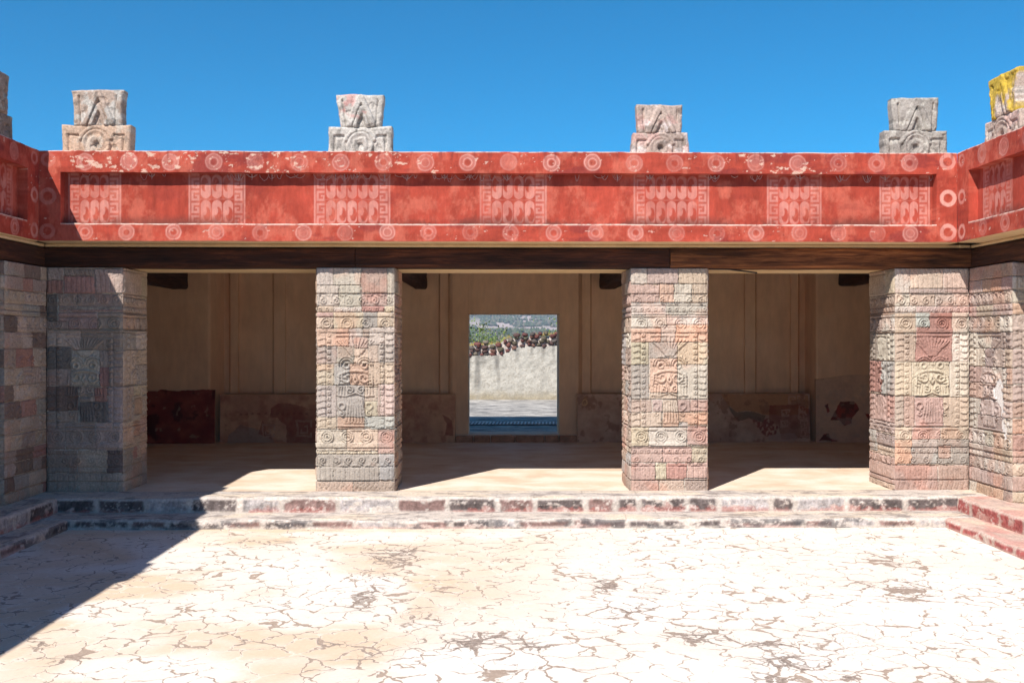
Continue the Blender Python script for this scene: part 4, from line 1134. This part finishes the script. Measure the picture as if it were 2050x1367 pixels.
def step(O, ud, nd, L_, h, depth, seed, tone, label, sh=False):
    """riser + tread; ud along, nd outward (towards the courtyard); O = outer top edge at z"""
    res = .011
    us = np.linspace(0, L_, int(L_ / res)); rs_ = np.random.RandomState(seed)
    vz = np.linspace(-h - .02, 0, int((h + .02) / .009)); vt = np.linspace(0, depth, int(depth / .012))
    # stones along the riser
    edges = [0]
    while edges[-1] < L_: edges.append(edges[-1] + rs_.uniform(.24, .62))
    edges = np.array(edges); kinds = rs_.rand(len(edges)); 
    def colour(U, V, top):
        wu = U + .05 * (fbm(U * 12, V * 12, 0, seed, 4) - .5)
        k = np.searchsorted(edges, wu); k = np.clip(k, 1, len(edges) - 1)
        dl = np.minimum(wu - edges[k - 1], edges[k] - wu)
        kk = kinds[k - 1]
        f1 = fbm(U * 14, V * 18, 1, seed + 1, 5, .65); f2 = fbm(U * 4, V * 7, 2, seed + 2, 5, .6); f3 = fbm(U * 45, V * 45, 3, seed + 3, 3)
        mort = np.broadcast_to(np.array([.56, .49, .435]), U.shape + (3,)) * (.75 + .45 * f1)[..., None]
        if tone == 'pink': mort = mort * np.array([1.0, .84, .80])
        c = mort.copy()
        if not top:
            stone = np.where((kk > .72)[..., None], np.array([.40, .36, .35]), np.where((kk > .3)[..., None], np.array([.125, .10, .095]), np.array([.22, .14, .125])))
            stone = stone * (.2 + 1.7 * fbm(U * 22, V * 10, 1, seed + 33, 5, .7))[..., None]
            if tone == 'pink': stone = np.array([.42, .12, .11]) * (.5 + .9 * f1)[..., None]
            inside = smooth(dl, .012, .045) * smooth(V, -h + .0, -h + .035) * smooth(V, -.004, -.03)
            inside = inside * smooth(f2 + .5 * f1, .94, .80)
            c = mix(c, stone, inside)
            redm = smooth(.6 * f2 + .7 * f1 + .7 * (-(V) / h - .62), .62, .80) * smooth(fbm(U * 1.1, V * 1.1, 5, seed + 6, 3), .42, .56)
            if tone != 'low': c = mix(c, (.36, .09, .075), redm * .55 * smooth(dl, .0, .05))
            else: c = mix(c, (.38, .13, .12), redm * .3)
            if tone == 'low': c = mix(c, (.09, .085, .09), smooth(fbm(U * 5, V * 9, 5, seed + 8, 5, .6), .48, .6) * .7)
            c = mix(c, (.66, .58, .52), smooth(f3 * .4 + f1 * .6, .55, .66) * .55)
        else:
            c = mix(c, (.70, .57, .43), smooth(fbm(U * 2.2, V * 6, 2, seed + 12, 4), .45, .65) * .6)
            c = mix(c, (.16, .13, .13), smooth(fbm(U * 6, V * 14, 2, seed + 13, 5, .65), .52, .68) * (.6 if tone != 'pink' else .25))
            if tone == 'pink': c = mix(c, (.55, .25, .22), smooth(fbm(U * 3, V * 5, 2, seed + 14, 4), .4, .6) * .6)
            # joints
            j = np.abs(wu - edges[k]); c = mix(c, (.25, .2, .17), smooth(j, .012, .004) * .5)
        return c
    ud = np.array(ud, float); nd = np.array(nd, float)
    U, V = np.meshgrid(us, vz)
    off = lambda U, V: .030 * (fbm(U * 3, V * 8, 0, seed, 4) - .5) + .014 * (fbm(U * 14, V * 18, 1, seed + 1, 4) - .5)
    lip = .022 * (fbm(us * 2.6, us * 0, 0, seed + 20, 4) - .5) * 1.4
    Hn = off(U, V) - .014 * smooth(V, -.03, 0) ** 2
    P = np.array(O, float) + U[..., None] * ud + Hn[..., None] * nd
    P[..., 2] = O[2] + V + lip[None] * (1 + V / (h + .02))
    ps = [(P, colour(U, V, False))]
    U, V = np.meshgrid(us, vt)
    dn = Hn[-1]
    P2_ = np.array(O, float) + U[..., None] * ud + (dn[None, :, None] * (1 - V / depth)[..., None] - V[..., None]) * nd
    P2_[..., 2] = O[2] + lip[None] * (1 - smooth(V, 0, .12)) + .008 * smooth(V, 0, .02) + .010 * (fbm(U * 6, V * 6, 0, seed + 9, 4) - .5) * smooth(V, .0, .03)
    P2_[0, :, 2] = P[-1, :, 2]
    P2_[-1, :, 2] -= .02
    ps.append((P2_, colour(U, V, True)))
    o = patches_obj('stone_step', ps, M['step'])
    return tag(o, label, 'step', 'worn steps round the courtyard')
step((SL1 - .44, YS1, 0.004), (1,0,0), (0,-1,0), SR1 - SL1 + .88, -Z1, .44, 301, 'up', 'upper stone step ahead, with black and red worn stones set in white mortar')
step((SL2 - .44, YS2, Z1 + .002), (1,0,0), (0,-1,0), SR2 - SL2 + .88, Z1 - ZF, .45, 302, 'low', 'lower stone step ahead, low and greyish, meeting the courtyard floor')
step((SL1, YEND, 0.002), (0,1,0), (1,0,0), YS1 - YEND, -Z1, .44, 303, 'up', 'upper stone step in shade along the left wing')
step((SL2, YEND, Z1), (0,1,0), (1,0,0), YS2 - YEND, Z1 - ZF, .45, 304, 'low', 'lower stone step in shade along the left wing')
step((SR1, YS1, 0.002), (0,-1,0), (-1,0,0), YS1 - YEND, -Z1, .44, 305, 'pink', 'upper pinkish stone step along the right wing')
step((SR2, YS2, Z1), (0,-1,0), (-1,0,0), YS2 - YEND, Z1 - ZF, .45, 306, 'pink', 'lower pinkish stone step along the right wing')

# ------------------------------------------------------------------ behind the doorway
ZY = .115
o = slab('yard_pavement', -9, 9, 16.46, 25.6, ZY, M['yard'], 80, .01); tag(o, 'grey-white weathered pavement behind the doorway', 'pavement', kind='structure')
YG = 17.9
g = thing('drain_grate', (0, YG, ZY), 'narrow drain grating with pale bars across the yard behind the doorway', 'drain')
mb = MB(); mb.box(-1.6, 1.9, YG - .27, YG + .27, ZY + .008, ZY + .016); adopt(mb.build('channel', M['black']), g)
mb = MB()
x = -1.55
while x < 1.85:
    mb.poly([(x, YG - .25, ZY + .026), (x + .024, YG - .25, ZY + .026), (x + .054, YG + .25, ZY + .026), (x + .03, YG + .25, ZY + .026), (x, YG - .25, ZY + .008), (x + .024, YG - .25, ZY + .008), (x + .054, YG + .25, ZY + .008), (x + .03, YG + .25, ZY + .008)], [(0,1,2,3),(4,5,1,0),(5,6,2,1),(7,4,0,3),(6,7,3,2)])
    x += .0635
adopt(mb.build('bar', M['steel']), g); g.children[-1]['kind'] = 'stuff'
# far plastered wall with rubble courses
YV = 25.4
far = thing('ruined_wall', (0, YV, ZY), 'stained white plastered ruin wall with exposed red rubble on top, seen through the doorway', 'wall')
us = np.linspace(-7, 7, 700)
pxs = np.array([to_px(x, YV, 1.2)[0] for x in us])
def zpx(tbl):
    ys = np.interp(pxs, [a for a, b in tbl], [b for a, b in tbl])
    return EYE - (ys - 683.5) * (us * ST + YV * CT) / F
ztp = zpx([(700, 716), (938, 712), (1004, 711), (1020, 703), (1040, 695), (1120, 692), (1400, 688)])
zrb = zpx([(700, 694), (938, 690), (1000, 686), (1010, 676), (1050, 671), (1120, 668), (1400, 662)])
ztp = ztp + .05 * (fbm(us * 4, us * 0, 0, 3, 3) - .5)
nv = 110
Vv = np.linspace(0, 1, nv)[:, None]
Z = ZY + (ztp - ZY)[None] * Vv; X = np.broadcast_to(us, Z.shape)
Yv = YV + .10 * Vv + .03 * (fbm(X * 9, Z * 9, 0, 5, 4) - .5) + 0 * X
px_, py_ = to_px(X, Yv, Z)
c = np.broadcast_to(np.array([.45, .415, .36]), Z.shape + (3,)) * (.75 + .45 * fbm(X * 5, Z * 5, 0, 6, 5, .6))[..., None]
def streak(cx, w, y0, y1, a):
    global c
    d = np.abs(px_ + 6 * (fbm(X * 4, Z * 3, 1, int(cx), 3) - .5) - cx)
    m = a * smooth(d, w, w * .2) * smooth(py_, y0 - 4, y0 + 3) * smooth(py_, y1 + 12, y1 - 12) * (.5 + .7 * fbm(X * 12, Z * 4, 2, int(cx), 4))
    c = mix(c, (.13, .12, .11), np.clip(m, 0, 1))
for s_ in ((955, 9, 700, 778, .9), (940, 5, 705, 760, .7), (994, 8, 706, 740, .95), (968, 8, 708, 730, .6), (998, 6, 742, 775, .45), (1036, 7, 694, 720, .6), (1065, 4, 694, 712, .5), (1087, 5, 692, 715, .7), (1108, 5, 690, 712, .6), (900, 14, 700, 780, .8), (850, 20, 700, 760, .7), (1150, 14, 690, 750, .8), (1200, 20, 690, 770, .7)):
    streak(*s_)
c = mix(c, (.30, .24, .15), smooth(py_ + 10 * fbm(X * 6, Z * 6, 0, 9, 3), 783, 803) * .75)
pit = smooth(fbm(X * 24, Z * 30, 1, 10, 4, .7), .56, .64); c = mix(c, (.30, .26, .21), pit * .6)
PF = np.stack([X, Yv - .0, Z], -1)
top = np.stack([PF[-1], PF[-1] + np.array([0, .75, 0])])
bk = np.stack([top[1], top[1] * np.array([1, 1, 0]) + np.array([0, 0, ZY])])
adopt(patches_obj('plaster_face', [(PF, c), (top, np.full(top.shape, .4)), (bk, np.full(bk.shape, .4))], M['step']), far)
# rubble: many rounded stones bedded in mortar, one part
mb = MB(); rr = random.Random(12)
Zr = ztp[None] + (zrb - .05 - ztp)[None] * np.linspace(0, 1, 14)[:, None]
Xr = np.broadcast_to(us, Zr.shape); Yr = YV + .16 + .06 * (fbm(Xr * 8, Zr * 8, 2, 4, 3) - .5)
PM = np.stack([Xr, Yr, Zr], -1); topm = np.stack([PM[-1], PM[-1] + np.array([0, .6, 0])])
cm = np.broadcast_to(np.array([.62, .52, .46]), PM.shape) * (.6 + .6 * fbm(Xr * 12, Zr * 12, 1, 7, 4))[..., None]
adopt(patches_obj('mortar_bed', [(PM, cm), (topm, np.full(topm.shape, .42))], M['rubble']), far)
import itertools
def stone(mb, x, y, z, rx, ry, rz, col, rnd):
    nlat, nlon = 6, 9; vs = []; fs = []
    for i in range(nlat + 1):
        th = math.pi * i / nlat
        for j in range(nlon):
            ph = 2 * math.pi * j / nlon
            k = rnd.uniform(.72, 1.15)
            sx, sy, sz = math.sin(th) * math.cos(ph), math.sin(th) * math.sin(ph), math.cos(th)
            f = (abs(sx) ** 4.0 + abs(sy) ** 4.0 + abs(sz) ** 4.0) ** (-1 / 4.0)
            vs.append((x + rx * sx * f * k, y + ry * sy * f * k, z + rz * sz * f * k))
    for i in range(nlat):
        for j in range(nlon):
            fs.append((i*nlon+j, (i+1)*nlon+j, (i+1)*nlon+(j+1)%nlon, i*nlon+(j+1)%nlon))
    mb.poly(vs, fs, col)
cols = [(.13, .055, .05), (.16, .065, .055), (.10, .06, .055), (.11, .09, .08), (.16, .13, .10), (.17, .09, .07), (.09, .075, .07), (.12, .10, .07)]
for rown in range(4):
    x = -5
    while x < 5.5:
        w_ = rr.uniform(.08, .19)
        zt_ = float(np.interp(x, us, ztp)); zr_ = float(np.interp(x, us, zrb)); hh = (zr_ - zt_) / 3.1
        z = zt_ + hh * (rown + .35) + rr.uniform(-.035, .035)
        if z < zr_ + .04: stone(mb, x, YV + .20, z, w_ * .5, .13, hh * rr.uniform(.42, .62), rr.choice(cols), rr)
        x += w_ + rr.uniform(.0, .05)
adopt(mb.build('rubble_stones', M['rubble'], None, 0, True), far)
# dry grass tufts on the wall top
mb = MB()
for k in range(900):
    x = rr.uniform(-3, 4); z = float(np.interp(x, us, zrb)) - .03; y = YV + rr.uniform(.2, .7)
    hgt = rr.uniform(.03, .12); dx = rr.uniform(-.05, .05)
    if vn(x * 1.7, 0, 0, 9) < .4: continue
    mb.poly([(x - .006, y, z), (x + .006, y, z), (x + dx, y + .01, z + hgt)], [(0,1,2)], rr.choice([(.42, .22, .06), (.36, .28, .08), (.22, .26, .07)]))
tag(mb.build('dry_grass', M['leaf']), 'dry orange grass growing on the crest of the ruin wall', 'grass', kind='stuff')

# plants behind the wall
def shrub(name, x, y, z0, w, h, n, cols_, leaf, label, seed, airy=False):
    rd = random.Random(seed)
    root = thing(name, (x, y, z0), label, 'shrub', 'shrubs behind the ruined wall')
    mt = MB(); mc = MB(); tips = []
    for k in range(12 if airy else 8):
        a = rd.uniform(0, 6.28); r = rd.uniform(.2, 1) * w * .5
        t = (math.cos(a) * r, math.sin(a) * r * .8, h * rd.uniform(.55, 1.0))
        m_ = (t[0] * .35, t[1] * .35, t[2] * .5)
        mt.tube([(0, 0, 0), m_, t], .022, 5, None, .005); tips += [t, m_, (t[0] * .7, t[1] * .7, t[2] * .78)]
    for k in range(n):
        cx, cy, cz = rd.choice(tips); s = w * (.10 if airy else .2)
        px, py, pz = cx + rd.gauss(0, s), cy + rd.gauss(0, s), max(.02, cz + rd.gauss(0, s * .9))
        a, b = rd.uniform(0, 6.28), rd.uniform(-.8, 1.2); l = leaf * rd.uniform(.6, 1.4)
        d = Vector((math.cos(a) * math.cos(b), math.sin(a) * math.cos(b), math.sin(b))) * l
        q = d.cross(Vector((rd.uniform(-1, 1), rd.uniform(-1, 1), rd.uniform(-1, 1)))).normalized() * l * .35
        p = Vector((px, py, pz))
        mc.poly([p, p + d * .5 + q, p + d, p + d * .5 - q], [(0,1,2,3)], rd.choice(cols_))
    o1 = mt.build('stem', M['bark'], root); o2 = mc.build('foliage', M['leaf'], root)
    return root
def sx(px, y): return ax(px, y)
G1 = [(.13, .20, .035), (.17, .24, .045), (.22, .28, .06), (.10, .15, .03)]
G2 = [(.10, .13, .05), (.14, .16, .07), (.09, .11, .045)]
GZ = -.9
def top(py, y): return az(py, 0, y) - GZ
shrub('shrub', sx(948, 28), 28, GZ, 1.3, top(667, 28), 5000, G1, .05, 'bright green shrub behind the ruined wall, at the left side of the doorway view', 1)
shrub('shrub', sx(1000, 28), 27.6, GZ, 1.1, top(670, 27.6), 4500, G1, .05, 'yellow-green low shrub right of the feathery tall one behind the ruined wall', 2)
shrub('shrub', sx(962, 31), 31, GZ, .9, top(650, 31), 900, G2, .07, 'tall thin feathery dark shrub behind the ruined wall', 3, True)
shrub('shrub', sx(1016, 31), 31, GZ, .8, top(656, 31), 800, G2, .07, 'thin twiggy shrub behind the step in the ruined wall', 4, True)
shrub('shrub', sx(1118, 30), 30, GZ, 1.0, top(655, 30), 1100, G1, .05, 'small green shrub at the right side of the doorway view', 5)
shrub('shrub', sx(915, 28), 28, GZ, 1.4, top(662, 28), 1800, G1, .08, 'green shrub hidden by the left door jamb', 6)
shrub('shrub', sx(1150, 30), 30, GZ, 1.4, top(660, 30), 1600, G1, .08, 'green shrub hidden by the right door jamb', 7)

# ground sheet and hill
n = 60
t_ = np.linspace(-1, 1, n); t_ = np.sign(t_) * np.abs(t_) ** 3 * 2900
X, Y = np.meshgrid(t_, t_)
P = np.stack([X, Y, np.full(X.shape, -.95)], -1)
o = patches_obj('ground', [(P, None)], M['ground']); tag(o, 'dry ground reaching to the horizon', 'ground', kind='structure')
us = np.linspace(-900, 900, 180); vs = np.linspace(350, 2600, 160)
X, Y = np.meshgrid(us, vs)
ridge = 66 + .012 * X + 14 * (fbm(X / 300, Y / 300, 0, 5, 4) - .5)
Zh = -2 + ridge * smooth(Y, 380, 2300) ** 1.0 + 12 * (fbm(X / 160, Y / 160, 0, 8, 5) - .5) * smooth(Y, 400, 900)
c = mix(np.broadcast_to(np.array([.38, .30, .27]), X.shape + (3,)), (.15, .15, .10), smooth(fbm(X / 60, Y / 120, 0, 9, 5, .6), .45, .6) * smooth(Y, 2100, 1500))
c = mix(c, (.42, .33, .32), smooth(Y, 1500, 2200) * .7)
o = patches_obj('hill', [(np.stack([X, Y, Zh], -1), c)], M['hill']); tag(o, 'dry purplish hillside far beyond the doorway', 'hill', kind='structure')
mb = MB(); rr = random.Random(77)
ZI = Zh; 
for k in range(16000):
    y = 600 + 1900 * rr.random() ** .9; x = rr.uniform(-.09, .09) * y + .015 * y
    dens = vn(x / 45, y / 120, 0, 31) * .6 + .4 * vn(x / 14, y / 40, 0, 33)
    lim = .45 + .26 * max(0, (y + .9 * x - 1250) / 900)
    if dens < lim: continue
    i = min(178, max(0, (x + 900) / 1800 * 179)); j = min(158, max(0, (y - 350) / 2250 * 159))
    z = float(ZI[int(j), int(i)])
    s = rr.uniform(1.6, 3.4); cl = rr.choice([(.055, .075, .045), (.07, .09, .05), (.10, .11, .07), (.045, .06, .04), (.14, .12, .09)])
    pts = []
    for a in range(5):
        an = a * 1.2566 + rr.random(); pts.append((x + math.cos(an) * s * rr.uniform(.7, 1.1), y + math.sin(an) * s, z + s * rr.uniform(.4, .8)))
    pts += [(x, y, z + s * rr.uniform(1.1, 1.9)), (x, y, z - 1)]
    mb.poly(pts, [(0,1,5),(1,2,5),(2,3,5),(3,4,5),(4,0,5),(1,0,6),(2,1,6),(3,2,6),(4,3,6),(0,4,6)], cl)
tag(mb.build('hillside_trees', M['leaf']), 'scattered dark trees dotting the far hillside', 'trees', kind='stuff')

# air between us and the far hillside
hz = bpy.data.materials.new('haze'); hz.use_nodes = True; hn = hz.node_tree
for n_ in list(hn.nodes):
    if n_.type != 'OUTPUT_MATERIAL': hn.nodes.remove(n_)
pv = hn.nodes.new('ShaderNodeVolumePrincipled'); pv.inputs['Color'].default_value = (.72, .82, 1.0, 1); pv.inputs['Density'].default_value = .00026
hn.links.new(pv.outputs[0], [n_ for n_ in hn.nodes if n_.type == 'OUTPUT_MATERIAL'][0].inputs['Volume'])
mb = MB(); mb.box(-3000, 3000, -3000, 3000, -16, 130)
tag(mb.build('haze', hz), 'thin blue haze of the distance', None, None, 'stuff')

# ------------------------------------------------------------------ light, sky, camera
sd = Vector((-.485, -.82, 1.0)).normalized()         # towards the sun
elev = math.asin(sd.z); azim = math.atan2(sd.x, sd.y)
sl = bpy.data.lights.new('sun', 'SUN'); sl.energy = 4.1; sl.angle = R(.5); sl.color = (1.0, .955, .89)
so = bpy.data.objects.new('sun', sl); C.objects.link(so); so.rotation_euler = sd.to_track_quat('Z', 'Y').to_euler(); so.location = (0, 0, 20)
W = bpy.data.worlds.new('World'); S.world = W; W.use_nodes = True
nt = W.node_tree; bg = nt.nodes['Background']
sk = nt.nodes.new('ShaderNodeTexSky'); sk.sky_type = 'NISHITA'; sk.sun_disc = False
sk.sun_elevation = elev; sk.sun_rotation = azim
sk.altitude = 2300; sk.air_density = 1.0; sk.dust_density = .3; sk.ozone_density = 3.0
hs = nt.nodes.new('ShaderNodeHueSaturation'); hs.inputs['Saturation'].default_value = 1.6; hs.inputs['Hue'].default_value = .49
nt.links.new(sk.outputs[0], hs.inputs['Color']); nt.links.new(hs.outputs[0], bg.inputs['Color']); bg.inputs['Strength'].default_value = .083

cam = bpy.data.cameras.new('camera'); cam.lens = 35.0; cam.sensor_width = 36.0; cam.clip_end = 20000; cam.clip_start = .05
co = bpy.data.objects.new('camera', cam); C.objects.link(co); co.location = (0, 0, EYE); co.rotation_euler = (R(90), 0, -TH)
S.camera = co
vs_ = S.view_settings; vs_.view_transform = 'Standard'; vs_.look = 'None'; vs_.gamma = 1; vs_.use_curve_mapping = False
vs_.exposure = .86
S.cycles.max_bounces = 14; S.cycles.diffuse_bounces = 10
S.render.resolution_x = 1024; S.render.resolution_y = 682
